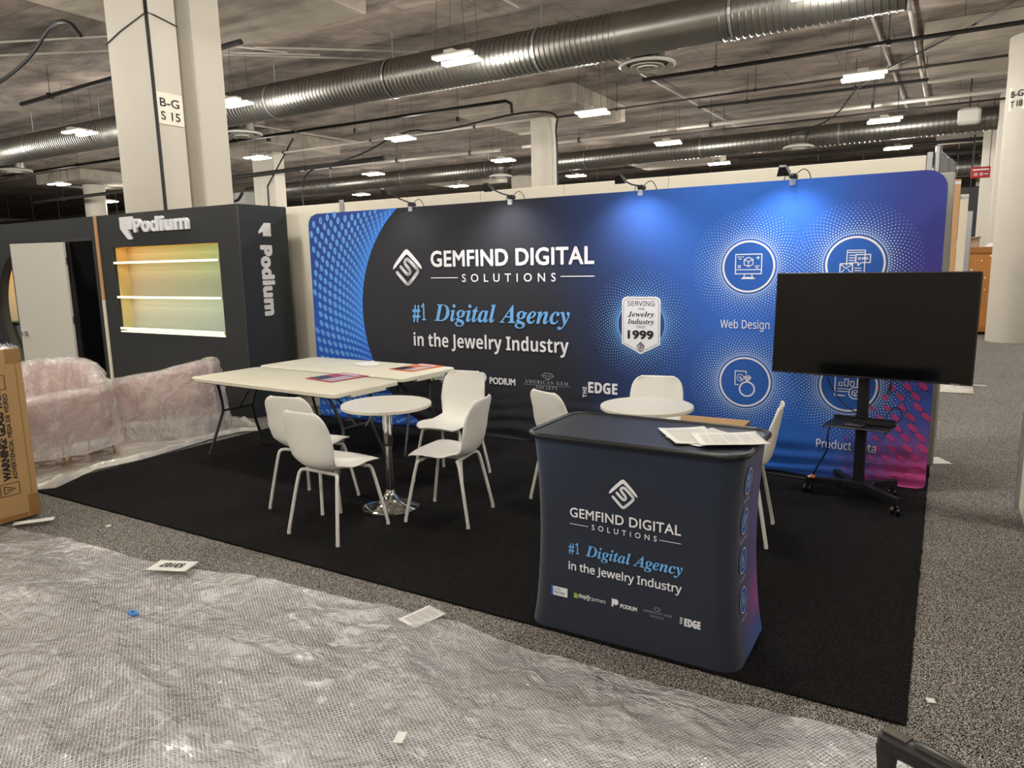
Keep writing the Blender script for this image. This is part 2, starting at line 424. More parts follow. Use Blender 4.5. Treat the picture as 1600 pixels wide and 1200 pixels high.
M_pipeb = mat('black_iron_pipe', (34, 32, 31), .55, .2, var=.2)
M_pipew = mat('pale_painted_pipe', (176, 170, 160), .5, .1, var=.1)
M_cable = mat('black_cable', (16, 16, 17), .5, var=.1)
M_velvet = mat('pink_velvet', (212, 164, 154), .9, var=.18, nscale=5, spec=.2)
M_gold = mat('brass_leg', (178, 150, 98), .25, 1., var=.05)
M_paper = mat('white_paper', (240, 238, 230), .8, var=.02)
M_tube = mat('lit_led_lens', (255, 250, 235), .4, emit=(255, 247, 226), estr=9.)
M_fixture = mat('fixture_white_housing', (205, 202, 192), .5, var=.03)
M_door = mat('pale_grey_door', (212, 208, 198), .5, var=.02)
M_wood = mat('stained_plywood', (178, 118, 50), .5, var=.3, nscale=3.5)
M_orange = mat('orange_wood_edge', (196, 150, 104), .6, var=.1)
M_red = mat('red_sign_face', (176, 30, 36), .6, var=.03)
M_lens = mat('clear_acrylic', (220, 225, 228), .1, alpha=.45, var=.02)
M_led = mat('lit_shelf_strip', (255, 250, 220), .4, emit=(255, 252, 214), estr=1.0)
#@@STRUCT
# ================================================================== STRUCTURE
b = MB(); b.box(-60, 25, -14, 42, -.1, 0)
tag(b.build('floor', M_grey_carpet), 'grey speckled hall carpet', kind='structure')
b = MB(); b.box(-60, 25, -14, 42, 6.15, 6.35)
tag(b.build('ceiling', M_ceil), 'board-formed concrete slab', kind='structure')
M_farwall = mat('far_wall_paint', (150, 142, 128), .8, var=.1, nscale=.8)
for nm, a in (('wall_back', (-60, 25, 41.8, 42, 0, 6.15)), ('wall_left', (-60, -59.8, -14, 42, 0, 6.15)), ('wall_front', (-60, 25, -14.2, -14, 0, 6.15)), ('wall_right', (25, 25.2, -14, 42, 0, 6.15))):
    b = MB(); b.box(*a); tag(b.build(nm, M_farwall), kind='structure')

# drop panels around the column heads (part of the slab)
def drop(x0, x1, y0, y1, z=5.7):
    b = MB(); b.cbox(x0, x1, y0, y1, z, 6.16, .02)
    tag(b.build('ceiling_drop_panel', M_drop), kind='structure')
drop(-5.7, -2.2, 11.2, 14.7); drop(5.44, 8.9, 11.0, 14.6); drop(-5.9, -2.15, -1.2, 3.6)
drop(-16.5, -12.9, 10.9, 14.2); drop(-30, -26.4, 12.4, 15.8); drop(-5.7, -2.2, 22.5, 26); drop(5.5, 9, 22.5, 26); drop(-16.5, -13, 22.5, 26)
drop(-16.6, -13, -1.2, 3.0)

# ---- columns
def put_sign(col, M, x0, x1, z0, z1, lines, F, label=None):
    """small number plate on a column: plate + print. F(u,v,off)"""
    b = MB(); b.prism([(x0, z0), (x1, z0), (x1, z1), (x0, z1)], .004, .016, lambda a, c, d: F(a, c, d))
    pl = b.build('number_plate', M_wprint_plate, col, world=True)
    P = Print(); n = len(lines); h = (z1 - z0)
    for i, s in enumerate(lines):
        put_text(P, s, x0 + (x1 - x0) * .14, x1 - (x1 - x0) * .14, z1 - h * (.42 + .42 * i) - h * .02, h * .26, 'plain', offset=.015)
    P.build('lettering', M_ink, F, col, off=.018)
M_wprint_plate = mat('cream_sign_plate', (226, 220, 204), .6, var=.02)

def sq_column(x0, x1, y0, y1, label, z1=5.72):
    t = thing('concrete_column', label, 'column', ((x0 + x1) / 2, (y0 + y1) / 2, 0))
    b = MB(); b.cbox(x0, x1, y0, y1, 0, z1, .02); b.build('shaft', M_column, t, world=True)
    return t
cA = sq_column(-4.262, -3.292, .5, .934, 'front rectangular concrete column with a number plate, rising behind the dark kiosk')
put_sign(cA, None, .495, .905, 3.70, 4.12, ['B-G', 'S 15'], lambda u, v, d: (-3.292 + d, u, v))
b = MB()
b.tube([(-4.28, .485, 4.86), (-3.9, .485, 4.98), (-3.29, .487, 5.12), (-3.275, .62, 5.1), (-3.275, .93, 5.04)], .009, 6)
b.build('tie_wire', M_cable, cA, world=True)
cB = sq_column(-4.262, -3.292, 1.179, 1.665, 'rear twin concrete column directly behind the front column, above the dark kiosk')
def round_column(x, y, r, label, z1=5.72, plate=None, ang=0.):
    t = thing('round_column', label, 'column', (x, y, 0))
    b = MB(); b.lathe([(r, 0), (r, z1 - .35)], 40, (0, 0, 0)); b.build('shaft', M_column, t, smooth=True)
    b = MB(); b.lathe([(r + .012, z1 - .35), (r + .012, z1)], 40, (0, 0, 0)); b.build('column_head', M_column, t, smooth=True)
    if plate:
        def F(u, v, d, x=x, y=y):
            a = ang + u / r
            return (x + (r + d) * math.cos(a), y + (r + d) * math.sin(a), v)
        put_sign(t, None, -.16, .16, plate[1], plate[1] + .42, plate[0], F)
    return t
round_column(-3.95, 12.93, .36, 'round concrete column standing behind the middle of the blue backdrop', plate=(['B-G', 'S 16'], 3.0), ang=-.28)
round_column(7.33, 11.4, .46, 'large round concrete column at the right edge of the hall aisle', z1=5.72, plate=(['B-G', 'T 18'], 4.35), ang=-2.28)
cT = sq_column(-15.25, -14.17, 12.2, 12.7, 'distant rectangular column with a number plate just right of the twin columns')
put_sign(cT, None, -14.62, -14.2, 3.42, 3.84, ['B-G', 'T 16'], lambda u, v, d: (u, 12.2 - d, v))
b = MB(); b.tube([(-14.55, 12.18, 0.1), (-14.52, 12.18, 4.55), (-12.6, 11.7, 5.9)], .025, 6); b.build('surface_conduit', M_cable, cT, world=True)
round_column(-28.4, 14.1, .45, 'far round column left of the twin columns, above the dark booth wall', plate=(['B-G', 'S 13'], 2.6), ang=-.7)
round_column(-11.3, 24.5, .5, 'small far round column seen above the backdrop left half, between ceiling lights')
sq_column(7.0, 7.9, 16.8, 17.3, 'second column along the right aisle, square, just left of the large round column')
sq_column(6.85, 7.6, 22.5, 23, 'third column along the right aisle, narrow and behind the red sign')
sq_column(6.9, 7.5, 30, 30.5, 'farthest square column at the end of the right aisle')
sq_column(-.2, .55, 28.8, 29.4, 'far beige column top showing under the second air duct right of centre')

# ================================================================== CEILING SERVICES
def spiral_duct(name, label, pts, r, pitch=.1, n=22, hang=3.2, smooth_parts=()):
    P0, P1 = Vector(pts[0]), Vector(pts[1]); L = (P1 - P0).length; t = (P1 - P0) / L
    root = thing(name, label, 'air duct', tuple(P0))
    b = MB(); x = t.cross(Vector((0, 0, 1))).normalized(); y = x.cross(t).normalized()
    vs = []; cnt = 0; s = 0.; prof = []
    while s < L:
        plain = any(a <= s <= c for a, c in smooth_parts)
        if plain: prof += [(s, r), (s + pitch, r)]
        else: prof += [(s, r), (s + pitch * .74, r), (s + pitch * .8, r + .016), (s + pitch * .93, r + .016)]
        s += pitch
    for s, rr in prof:
        c = t * s
        for k in range(n):
            a = 2 * PI * k / n; vs.append(c + x * math.cos(a) * rr + y * math.sin(a) * rr)
    fs = []
    for i in range(len(prof) - 1):
        for k in range(n):
            l = (k + 1) % n; fs.append((i * n + k, i * n + l, (i + 1) * n + l, (i + 1) * n + k))
    b.add(vs, fs); o = b.build('duct_shell', M_galv, root)
    o.data.polygons.foreach_set('use_smooth', [True] * len(o.data.polygons))
    try: o.data.set_sharp_from_angle(angle=math.radians(35))
    except Exception: pass
    s = 1.2
    while s < L:
        c = t * s; b = MB()
        b.lathe([(r + .02, -.02), (r + .02, .02)], 24, cap=False)
        # ring around the duct axis
        M = Matrix.Translation(c) @ Matrix((x.to_4d(), y.to_4d(), t.to_4d(), Vector((0, 0, 0, 1)))).transposed()
        for q in range(3):
            pass
        b.v = [tuple((c + x * v[0] + y * v[1] + t * v[2])) for v in b.v]
        top = 6.15 - P0.z - t.z * s
        b.tube([c + Vector((0, 0, r)), Vector((c.x, c.y, top))], .012, 5)
        b.build('hanger_strap', M_alu, root); s += hang
    return root
def diffuser(label, x, y, z, r, stub_to):
    t = thing('round_ceiling_diffuser', label, 'air diffuser', (x, y, z))
    b = MB(); b.lathe([(r * .62, .30), (r * .62, .09), (r * .70, .05)], 36, cap=True); b.build('neck', M_galv, t, smooth=True)
    if stub_to:
        b = MB(); b.tube([(0, 0, .2), (0, stub_to[0] * .4, .28), (0, stub_to[0], stub_to[1])], r * .55, 24); b.build('branch_duct', M_galv, t, smooth=True)
    b = MB(); b.lathe([(r * .62, .09), (r * .98, .03), (r, 0), (r * .93, -.02), (r * .72, .025)], 40, cap=False); b.build('outer_ring', M_white_disc, t, smooth=True)
    for a, c, zz in ((.56, .40, -.03), (.34, .2, -.05)):
        b = MB(); b.lathe([(r * (c + .02), .06), (r * c, .05), (r * a, zz), (r * (a + .05), zz), (r * a, .03)], 36, cap=False); b.build('inner_cone', M_white_disc, t, smooth=True)
    b = MB(); b.lathe([(.001, -.05), (r * .15, -.045), (r * .13, .06)], 24); b.build('centre_plug', M_white_disc, t, smooth=True)
    b = MB(); b.lathe([(.0, .085), (r * .6, .085)], 24, cap=False); b.build('dark_throat', M_black, t)
    return t
spiral_duct('spiral_air_duct', 'large galvanised spiral air duct running across the ceiling above the booth, nearest of the ducts', [(-30, 5.25, 5.16), (5.4, 5.55, 5.26)], .34, .095, smooth_parts=((31.4, 32.9),))
spiral_duct('spiral_air_duct', 'second galvanised spiral air duct, behind the round column and above the backdrop', [(-22, 17.6, 5.15), (12, 17.7, 5.25)], .30, .13, hang=4)
spiral_duct('spiral_air_duct', 'third, farther spiral duct visible low at the right above the aisle', [(-10, 27.5, 5.0), (12, 27.5, 5.0)], .35, .25, n=16, hang=5)
diffuser('round white ceiling diffuser hanging under the nearest duct, right of centre', 1.63, 6.15, 4.9, .47, (-.7, .35))
diffuser('round white ceiling diffuser on the second duct above the right half of the backdrop', 2.2, 17.0, 4.85, .42, (.5, .35))
diffuser('round white ceiling diffuser on the second duct just left of the round column', -7.9, 17.0, 4.8, .42, (.5, .35))
diffuser('round white ceiling diffuser under the nearest duct at the far left edge', -19.0, 6.2, 4.85, .5, (-.7, .35))
diffuser('round white ceiling diffuser under the nearest duct beside the twin columns', -8.45, 6.2, 4.85, .47, (-.7, .35))

def light_fixture(x, y, label, zc=5.0, small=False, group=None):
    t = thing('hanging_ceiling_light', label, 'ceiling light', (x, y, zc), group=group)
    for k, (dx, dy) in enumerate(((.04, -.19), (-.04, .19))):
        b = MB(); b.cbox(dx - .37, dx + .37, dy - .085, dy + .085, .012, .05, .01); b.build('housing', M_fixture, t)
        b = MB(); b.cbox(dx - .36, dx + .36, dy - .075, dy + .075, -.012, .014, .006); b.build('lens', M_tube, t)
    b = MB(); b.box(-.09, .09, -.26, .26, .05, .1); b.build('driver_box', M_fixture, t)
    for sx in (-.3, .3):
        b = MB()
        b.tube([(sx, -.19, .05), (sx * .75, -.19, 1.15)], .004, 4); b.tube([(sx, .19, .05), (sx * .75, .19, 1.15)], .004, 4)
        b.build('suspension_wire', M_pipeb, t)
    lt = bpy.data.lights.new('fixture_light', 'POINT'); lt.energy = LAMP_W; lt.color = (1, .96, .90); lt.shadow_soft_size = .15
    lo = bpy.data.objects.new('fixture_light', lt); COL.objects.link(lo); lo.location = (0, 0, -.18); lo.parent = t
    return t
ORD = ['first', 'second', 'third', 'fourth', 'fifth', 'sixth', 'seventh', 'eighth', 'ninth']
ROWN = {4.3: 'in the nearest row, before the big duct', 9.57: 'in the second row, past the big duct', 14.8: 'in the third row back', 20.2: 'in the fourth row back', 25.6: 'in the farthest row', -1.0: 'above the booth', -6.3: 'above the photographer', -11.4: 'behind the photographer'}
for y in (-11.4, -6.3, -1.0, 4.3, 9.57, 14.8, 20.2, 25.6):
    xs = [4.56 + .0 - 5.5 * k for k in range(-1, 7)]
    row = []
    for x in xs:
        if x > 12 or (y < 0 and x < -14) or (y < -7 and x < -8): continue
        if y == 20.2 and x < -18: continue
        px = pxy((x, y, 5)); row.append((px[0], x, 0 < px[0] < 1600 and -5 < px[1]))
    row.sort(); vis = [r for r in row if r[2]]
    for i, r in enumerate(row):
        if r[2]: lab = 'twin-panel ceiling light, %s from left %s' % (ORD[vis.index(r)], ROWN[y])
        else: lab = 'bright twin-panel ceiling light %s, number unseen' % ROWN[y]
        if not r[2]: lab = 'twin-panel ceiling light outside the photo, %s' % ROWN[y].replace('in the ', 'of the ')
        light_fixture(r[1], y + (.05 if y < 10 else 0), lab, group=None if r[2] else 'unseen ceiling lights ' + ROWN[y])

PIPES = []
def pipe(label, pts, r, m, name='ceiling_pipe', hang=0, cat='pipe'):
    t = thing(name, label, cat, pts[0])
    b = MB(); b.tube(pts, r, 8); b.build('pipe_run', m, t, world=True, smooth=True)
    if hang:
        A, B_ = Vector(pts[0]), Vector(pts[-1]); L = (B_ - A).length; s = hang * .5
        while s < L:
            c = A.lerp(B_, s / L); b = MB()
            b.tube([c, (c.x, c.y, 6.15)], .007, 4); b.box(c.x - .03, c.x + .03, c.y - r - .012, c.y + r + .012, c.z - r - .012, c.z + r + .012)
            b.build('pipe_hanger', M_pipeb, t, world=True); s += hang
    return t
pipe('black iron pipe crossing the ceiling right of the nearest duct', [(.3, 9.45, 5.5), (10, 9.5, 5.5)], .04, M_pipeb, hang=3.1)
pipe('thin black pipe running just behind the second row of lights', [(-3.0, 11.9, 5.5), (11, 11.75, 5.5)], .025, M_pipeb, hang=3.4)
pipe('short black pipe ending above the right half of the backdrop', [(.45, 12.95, 5.5), (5.5, 13.1, 5.5)], .035, M_pipeb, hang=2.4)
pipe('long pale water pipe above the second duct at right', [(-6, 15.3, 5.45), (11, 15.0, 5.45)], .055, M_pipew, hang=4.1)
pipe('thin black pipe just below the pale water pipe', [(-2.0, 16.2, 5.45), (11, 16.2, 5.45)], .028, M_pipeb, hang=4.5)
pipe('black pipe from beside the twin columns ending in an elbow near centre', [(-16, 9.2, 5.5), (-3.1, 9.45, 5.5), (-2.95, 9.46, 5.42), (-2.93, 9.46, 5.2)], .04, M_pipeb, hang=3.3)
pipe('grey conduit run along the ceiling from the distant plated column to the round column', [(-15, 11.7, 5.5), (-3.6, 11.75, 5.5)], .03, M_pipew, hang=3.8)
pipe('black pipe piece at upper left ending under the ceiling', [(-12.2, 3.25, 5.5), (-4.4, 2.95, 5.5)], .05, M_pipeb, hang=2.6)
pipe('bright reflective fluorescent-like pipe left of the round column', [(-16, 15.2, 5.5), (-7.1, 15.7, 5.5)], .06, M_pipew, hang=3.1)
pipe('far black beam-like pipe above the backdrop at right', [(-12, 26.8, 5.45), (12, 26.4, 5.45)], .12, M_pipeb, hang=6)
pipe('far thin black pipe beyond the second duct, left half', [(-25, 21.5, 5.5), (-1, 21.5, 5.5)], .05, M_pipeb, hang=5)
pipe('far thin black pipe beyond the second duct, right half', [(-1, 23.2, 5.45), (12, 23.2, 5.45)], .06, M_pipeb, hang=5)
pipe('dark pipe low in the gap above the backdrop, left', [(-30, 30, 5.3), (0, 30, 5.3)], .12, M_pipeb, hang=7)
pipe('dark pipe at upper left below the big duct', [(-30, 8.6, 5.35), (-9.5, 8.9, 5.4)], .045, M_pipeb, hang=4)
pipe('dark bracing pipe behind the twin columns at left', [(-30, 12.2, 4.9), (-9, 12.0, 5.0)], .07, M_pipeb, hang=5)
cd = dict(name='electrical_conduit', cat='conduit')
pipe('pale conduit descending along the ceiling at right, left of a parallel one', [(4.55, 6.2, 6.05), (4.62, 7.3, 5.98), (4.8, 19.5, 5.98)], .03, M_pipew, **cd)
pipe('pale conduit along the ceiling at right, right of its twin', [(5.22, 4.0, 6.0), (5.32, 19.5, 6.0)], .035, M_pipew, **cd)
pipe('pale conduit from the top centre light junction box toward the duct', [(-.6, 1.5, 6.05), (-.5, 5.6, 6.05)], .022, M_pipew, **cd)
pipe('long thin conduit right of the round column, running away along the ceiling', [(-.45, 7.0, 6.05), (-.2, 19.5, 6.05)], .022, M_pipew, **cd)
pipe('pale conduit pair member in the upper left, nearest', [(-9.6, 1.2, 5.9), (-6.6, 2.6, 5.9), (-5.6, 5.1, 6.0)], .02, M_pipew, **cd)
pipe('pale conduit in the upper left corner, farther one', [(-10.5, 1.6, 5.9), (-7.5, 3.1, 5.9), (-5.2, 5.6, 6.0)], .02, M_pipew, **cd)
pipe('pale conduit between the twin columns and the duct, upper', [(-7.2, 3.3, 6.0), (-3.4, 6.6, 6.0)], .022, M_pipew, **cd)
pipe('pale conduit between the twin columns and the duct, lower', [(-7.6, 3.7, 6.0), (-3.9, 7.0, 6.0)], .022, M_pipew, **cd)
pipe('thin conduit far left below the duct, running rearward', [(-12.5, 6.4, 6.0), (-11.8, 14, 6.0)], .03, M_pipew, **cd)
def jbox(label, x, y, z, s=.12):
    t = thing('junction_box', label, 'junction box', (x, y, z))
    b = MB(); b.cbox(-s, s, -s * .8, s * .8, -.05, .05, .008); b.build('box_body', M_fixture, t)
    b = MB(); b.box(-s * .4, s * .4, -s * .35, s * .35, -.054, -.05); b.build('cover_label', M_ink if s < .13 else M_red, t)
jbox('pale junction box with red label on the ceiling at top centre', -.58, 3.4, 5.98, .16)
jbox('pale junction box on the ceiling above the right light', 4.68, 9.0, 5.95, .12)
jbox('pale junction box on the conduit right of the middle light row', 4.75, 13.6, 5.95, .12)
jbox('small junction box beside the diffuser under the nearest duct', -.43, 7.4, 6.0, .11)
# long dangling cables
def cable(label, pts, r=.018, it=3):
    t = thing('hanging_cable', label, 'cable', pts[0])
    b = MB(); b.tube(smooth2([tuple(p) for p in pts], it), r, 6); b.build('cable_run', M_cable, t, world=True, smooth=True)
cable('black power cable strung down the corner edge of the front twin column', [(-3.27, .485, 2.45), (-3.268, .482, 3.4), (-3.27, .478, 4.2), (-3.27, .47, 5.02), (-3.1, .35, 5.2), (-2.7, .1, 5.75)], .026)
cable('black cable sagging from the left edge up to a hook left of the twin columns', [(-11.3, 1.7, 5.25), (-9.6, 1.5, 5.2), (-8.0, 1.4, 5.45), (-6.9, 1.2, 5.78), (-6.3, 1.15, 5.72), (-5.9, 1.1, 5.4)], .03)
cable('thin black cable stretched under the nearest duct toward the top right', [(-3.0, 6.6, 5.42), (-1.5, 6.2, 5.12), (1.2, 5.9, 5.0), (3.3, 5.5, 5.2), (5.4, 4.9, 5.75)], .022)
cable('black cable looping from the distant plated column across to the round column', [(-12.4, 11.9, 2.4), (-12.5, 11.8, 4.3), (-11.9, 11.6, 4.9), (-9.6, 11.3, 4.95), (-7.3, 11.0, 5.55), (-6.2, 10.9, 5.3), (-3.5, 10.9, 5.55), (-2.9, 11.8, 5.6), (-3.3, 12.4, 5.3), (-3.25, 12.4, 4.9), (-3.25, 12.4, 2.3)], .028, 2)
cable('thin black cable slung below the pipes at right, left of the large round column', [(2.0, 15.9, 5.1), (3.3, 15.4, 5.2), (4.2, 12.6, 5.55), (5.2, 10.9, 5.5), (6.6, 9.0, 5.6), (7.6, 8.0, 6.0)], .018, 2)
cable('coiled grey hose loop hanging right of the twin columns', [(-13.7, 10.0, 6.16), (-13.8, 10.0, 5.2), (-14.2, 10.0, 4.6), (-14.1, 10.0, 4.0), (-13.5, 10.0, 3.8), (-13.2, 10.0, 4.1)], .05, 3)
# rectangular duct run at far left
t = thing('rectangular_air_duct', 'long silver rectangular air duct with black straps at far left, above the dark booth wall', 'air duct', (-30, 17, 4.2))
b = MB(); b.box(-16, 9.0, -.6, .6, -.35, .55); b.build('duct_shell', M_galv, t)
for k in range(9):
    b = MB(); x = -14 + k * 2.7; b.box(x - .03, x + .03, -.64, -.6, -.4, .6); b.box(x - .03, x + .03, -.64, .64, -.42, -.36); b.tube([(x, -.62, .5), (x, -.62, 1.9)], .02, 5); b.build('support_strap', M_pipeb, t)
b = MB(); b.box(-16, 9.0, -.63, -.6, .05, .09); b.build('seam_rail', M_pipeb, t)
t = thing('wall_cabinet_unit', 'grey steel equipment cabinet high up beside the distant plated column', 'cabinet', (-17.6, 13.5, 3.9))
b = MB(); b.cbox(-.7, .7, -.3, .3, -1.6, .7, .02); b.build('housing', mat('grey_enclosure', (140, 140, 134), .5), t)
b = MB(); b.box(-.15, .05, -.305, -.3, -.1, .2); b.build('notice', M_paper, t)
b = MB(); b.box(.02, .03, -.31, -.3, -1.6, .7); b.build('door_seam', M_pipeb, t)
t = thing('wall_speaker', 'white box speaker mounted below the ceiling beside the second duct at right', 'speaker', (6.35, 16.9, 5.22))
b = MB(); b.cbox(-.26, .26, -.18, .18, -.2, .2, .06); b.build('cabinet', M_white_disc, t)
b = MB(); b.tube([(0, 0, .2), (0, 0, .95)], .02, 6); b.build('mount_bracket', M_pipeb, t)
t = thing('hanging_sign', 'small red ceiling sign with white symbols beside the right aisle columns', 'sign', (6.78, 20.0, 4.08))
b = MB(); b.cbox(-.24, .24, -.03, .03, -.16, .16, .01); b.build('sign_panel', M_red, t)
P = Print()
for k in (-.12, 0.02): P.ring(k, -.05, .025, .045, 12)
P.stroke([(.1, -.05), (.18, -.05)], .03); P.rect(-.2, .2, .06, .1)
P.build('symbols', M_wprint, lambda u, v, d: (u, -.03 - d, v), t, world=False)
b = MB(); b.tube([(-.2, 0, .16), (-.2, 0, 2.08)], .01, 5); b.tube([(.2, 0, .16), (.2, 0, 2.08)], .01, 5); b.build('suspension_rod', M_pipeb, t)
#@@BOOTH
# ================================================================== BOOTH FLOOR AND WALLS
b = MB()
x0, x1, y0, y1 = -.05, 6.115, -3.15, .3
N = 120; top = []
for i in range(N + 1): top.append((x0 + (x1 - x0) * i / N, y0 + .006 * noise.noise((i * .7, 0, 0))))
for i in range(1, 60): top.append((x1 + .008 * noise.noise((0, i * .8, 3)), y0 + (y1 - y0) * i / 60))
top += [(x1, y1), (x0, y1)]
b.prism(top, .0, .012, lambda a, c, d: (a, c, d)); b.f[0] = tuple(reversed(b.f[0])); b.f[1] = tuple(reversed(b.f[1]))
tag(b.build('booth_carpet', M_black_carpet), 'black booth carpet laid over the speckled hall carpet, under tables and chairs', 'carpet')

# hard wall of cream panels behind the backdrop
t = thing('panel_wall', 'cream hard-panel wall standing just behind the printed backdrop', 'partition wall', (0, .42, 0))
xs = [-2.6, -1.65, .09, 1.04, 1.99, 2.94, 3.97, 4.97, 5.95]
for a, c in zip(xs, xs[1:]):
    b = MB(); b.cbox(a + .003, c - .003, 0, .03, .02, 2.44, .004); b.build('wall_panel', M_cream, t)
b = MB(); b.box(.06, .12, -.012, .0, 0, 2.47); b.build('upright_post', M_alu, t)
b = MB(); b.box(5.95, 5.985, -.01, .04, 0, 2.46); b.build('upright_post', M_alu, t)
# drape at the right end
t = thing('pipe_drape', 'grey pleated pipe-and-drape curtain edge behind the right end of the backdrop', 'curtain', (6.02, .45, 0))
b = MB(); N = 90; V = []
for i in range(N + 1):
    s = i / N; y = .9 * s; xx = .0 + .11 * s + .022 * math.sin(s * 62) + .006 * math.sin(s * 171)
    for z in (.12, .8, 1.6, 2.47): V.append((xx * (1 if z < 2 else .9), y, z))
F_ = []
for i in range(N):
    for k in range(3): F_.append((i * 4 + k, (i + 1) * 4 + k, (i + 1) * 4 + k + 1, i * 4 + k + 1))
b.add(V, F_); b.build('drape_fabric', mat('grey_sheer_drape', (150, 150, 150), .8, var=.05), t, smooth=True, auto=False)
b = MB(); b.tube([(0, -.02, 0), (0, -.02, 2.5)], .022, 12); b.tube([(0, -.02, 2.46), (.1, .92, 2.46)], .016, 10); b.build('drape_pole', M_alu, t, smooth=True)
b = MB(); b.cbox(-.05, .12, -.1, .0, .1, 2.3, .01); b.build('edge_panel', mat('grey_edge_panel', (168, 166, 158), .6), t)
b = MB(); b.cbox(-.03, .1, -.12, .1, 0, .1, .01); b.build('gap_shade_block', M_black, t)  # black block added to stand in for the dark gap below the edge panel
# right-hand neighbouring wall seen as a sliver
t = thing('white_partition', 'white partition wall edge at the right border of the photo', 'partition wall', (6.66, -.1, 0))
for k in range(3):
    b = MB(); b.cbox(0 + .03 * (k > 0), .08, -.95 * (k + 1) + .01, -.95 * k - .01, 0, 2.44, .008); b.build('wall_panel', M_cream, t)
b = MB(); b.box(-.025, .0, -.05, -.01, 0, 2.46); b.build('edge_trim', M_alu, t)

# ================================================================== BACKDROP
BW, BH, BR = 6.10, 2.29, .13
bd = thing('fabric_backdrop', 'wide blue and black tension-fabric backdrop printed with a company logo and service icons', 'backdrop', (3.05, 0, 0))
def dispB(u, v):
    a = max(0, 1 - v / .55)
    d = .014 * a * math.sin(v * 46 + 2.2 * noise.noise((u * 1.1, v * 2, 0)) * 3) * (.4 + .6 * noise.noise((u * .9, v * 1.1, 5)) ** 2 * 4)
    d += .012 * noise.noise((u * 1.5, v * 3.2, 1)) * (.02 + a)
    d += .004 * math.exp(-((v - 2.15) / .12) ** 2) * noise.noise((u * 5, v * 8 + u * 3, 9))
    return d
def FB(u, v, d=0.):
    return (u, -.03 - d + dispB(u, v), max(v, .018))
def inset(v):
    if v > BH - BR: return BR - math.sqrt(max(0, BR * BR - (v - (BH - BR)) ** 2))
    if v < .06: return .06 - math.sqrt(max(0, .06 ** 2 - (.06 - v) ** 2))
    return 0
def sm(a, b_, x):
    t_ = min(1, max(0, (x - a) / (b_ - a))); return t_ * t_ * (3 - 2 * t_)
def mixc(a, c, t_): return tuple(p * (1 - t_) + q * t_ for p, q in zip(a, c))
def bgcol(u, v):
    c = mixc((36, 36, 42), (34, 50, 92), sm(2.9, 3.7, u + .25 * (v - 1.1)))
    c = mixc(c, (54, 110, 208), sm(3.45, 4.9, u + .3 * (v - 1.1)))
    c = mixc(c, (34, 96, 186), sm(4.2, 5, u) * (1 - sm(.3, 1.2, v)))
    c = mixc(c, (58, 68, 146), sm(5.15, 6.0, u) * sm(.4, 1.5, v))
    g = math.exp(-((u - 6.05) / .42) ** 2 - ((v - .02) / .42) ** 2)
    c = mixc(c, (186, 72, 140), min(1, g * 1.1))
    g = math.exp(-((u - 6.1) / .25) ** 2 - ((v - 1.2) / .5) ** 2)
    c = mixc(c, (110, 60, 170), g * .5)
    return lin(c)
M_fab = vcol_mat('printed_backdrop_fabric', bump=.22, bscale=2.2, stretch=(1, 1, 2.2))
b = MB(); NU, NV = 260, 100; cols = []
for j in range(NV + 1):
    v = BH * j / NV; ins = inset(v)
    for i in range(NU + 1):
        u = ins + (BW - 2 * ins) * i / NU; b.v.append(FB(u, v)); cols.append(bgcol(u, v))
for j in range(NV):
    for i in range(NU): n = j * (NU + 1) + i; b.f.append((n, n + 1, n + NU + 2, n + NU + 1))
b.build('front_fabric', M_fab, bd, smooth=True, world=True, colors=cols, auto=False)
b = MB(); out = []
for k in range(9): a = PI / 2 * k / 8; out.append((BW - BR + BR * math.cos(a), BH - BR + BR * math.sin(a)))
for k in range(9): a = PI / 2 + PI / 2 * k / 8; out.append((BR + BR * math.cos(a), BH - BR + BR * math.sin(a)))
out += [(0, .03), (BW, .03)]
b.prism(out, -.012, .04, lambda a, c, d: (a, d, c)); b.build('back_sleeve', mat('navy_fabric_back', (36, 42, 92), .85), bd, world=True)
for fx in (.5, 2.2, 3.9, 5.6):
    b = MB(); b.cbox(fx - .05, fx + .05, -.13, .28, .014, .026, .004); b.build('base_foot', M_gsteel, bd, world=True)
# halftone band at the left
AC, AR = (2.035, 1.24), 1.30
def arcu(v): return AC[0] - math.sqrt(max(.0, AR * AR - (v - AC[1]) ** 2)) if abs(v - AC[1]) < AR else AC[0]
b = MB(); cols = []
NU, NV = 26, 100
for j in range(NV + 1):
    v = BH * j / NV; ins = inset(v); ue = arcu(v)
    for i in range(NU + 1):
        s = i / NU; u = ins + (ue - ins) * s; b.v.append(FB(u, v, .0015))
        k = math.exp(-(ue - u) / .22)
        c = mixc((30, 62, 140), (22, 84, 190), 1 - sm(.8, 2.2, v)); c = mixc(c, (56, 138, 245) if v > .9 else (40, 110, 235), k * (.55 + .45 * sm(.2, 1.6, v)))
        cols.append(lin(c))
for j in range(NV):
    for i in range(NU): n = j * (NU + 1) + i; b.f.append((n, n + 1, n + NU + 2, n + NU + 1))
b.build('halftone_band', M_fab, bd, smooth=True, world=True, colors=cols, auto=False)
P = Print(); off = .016; k = 0
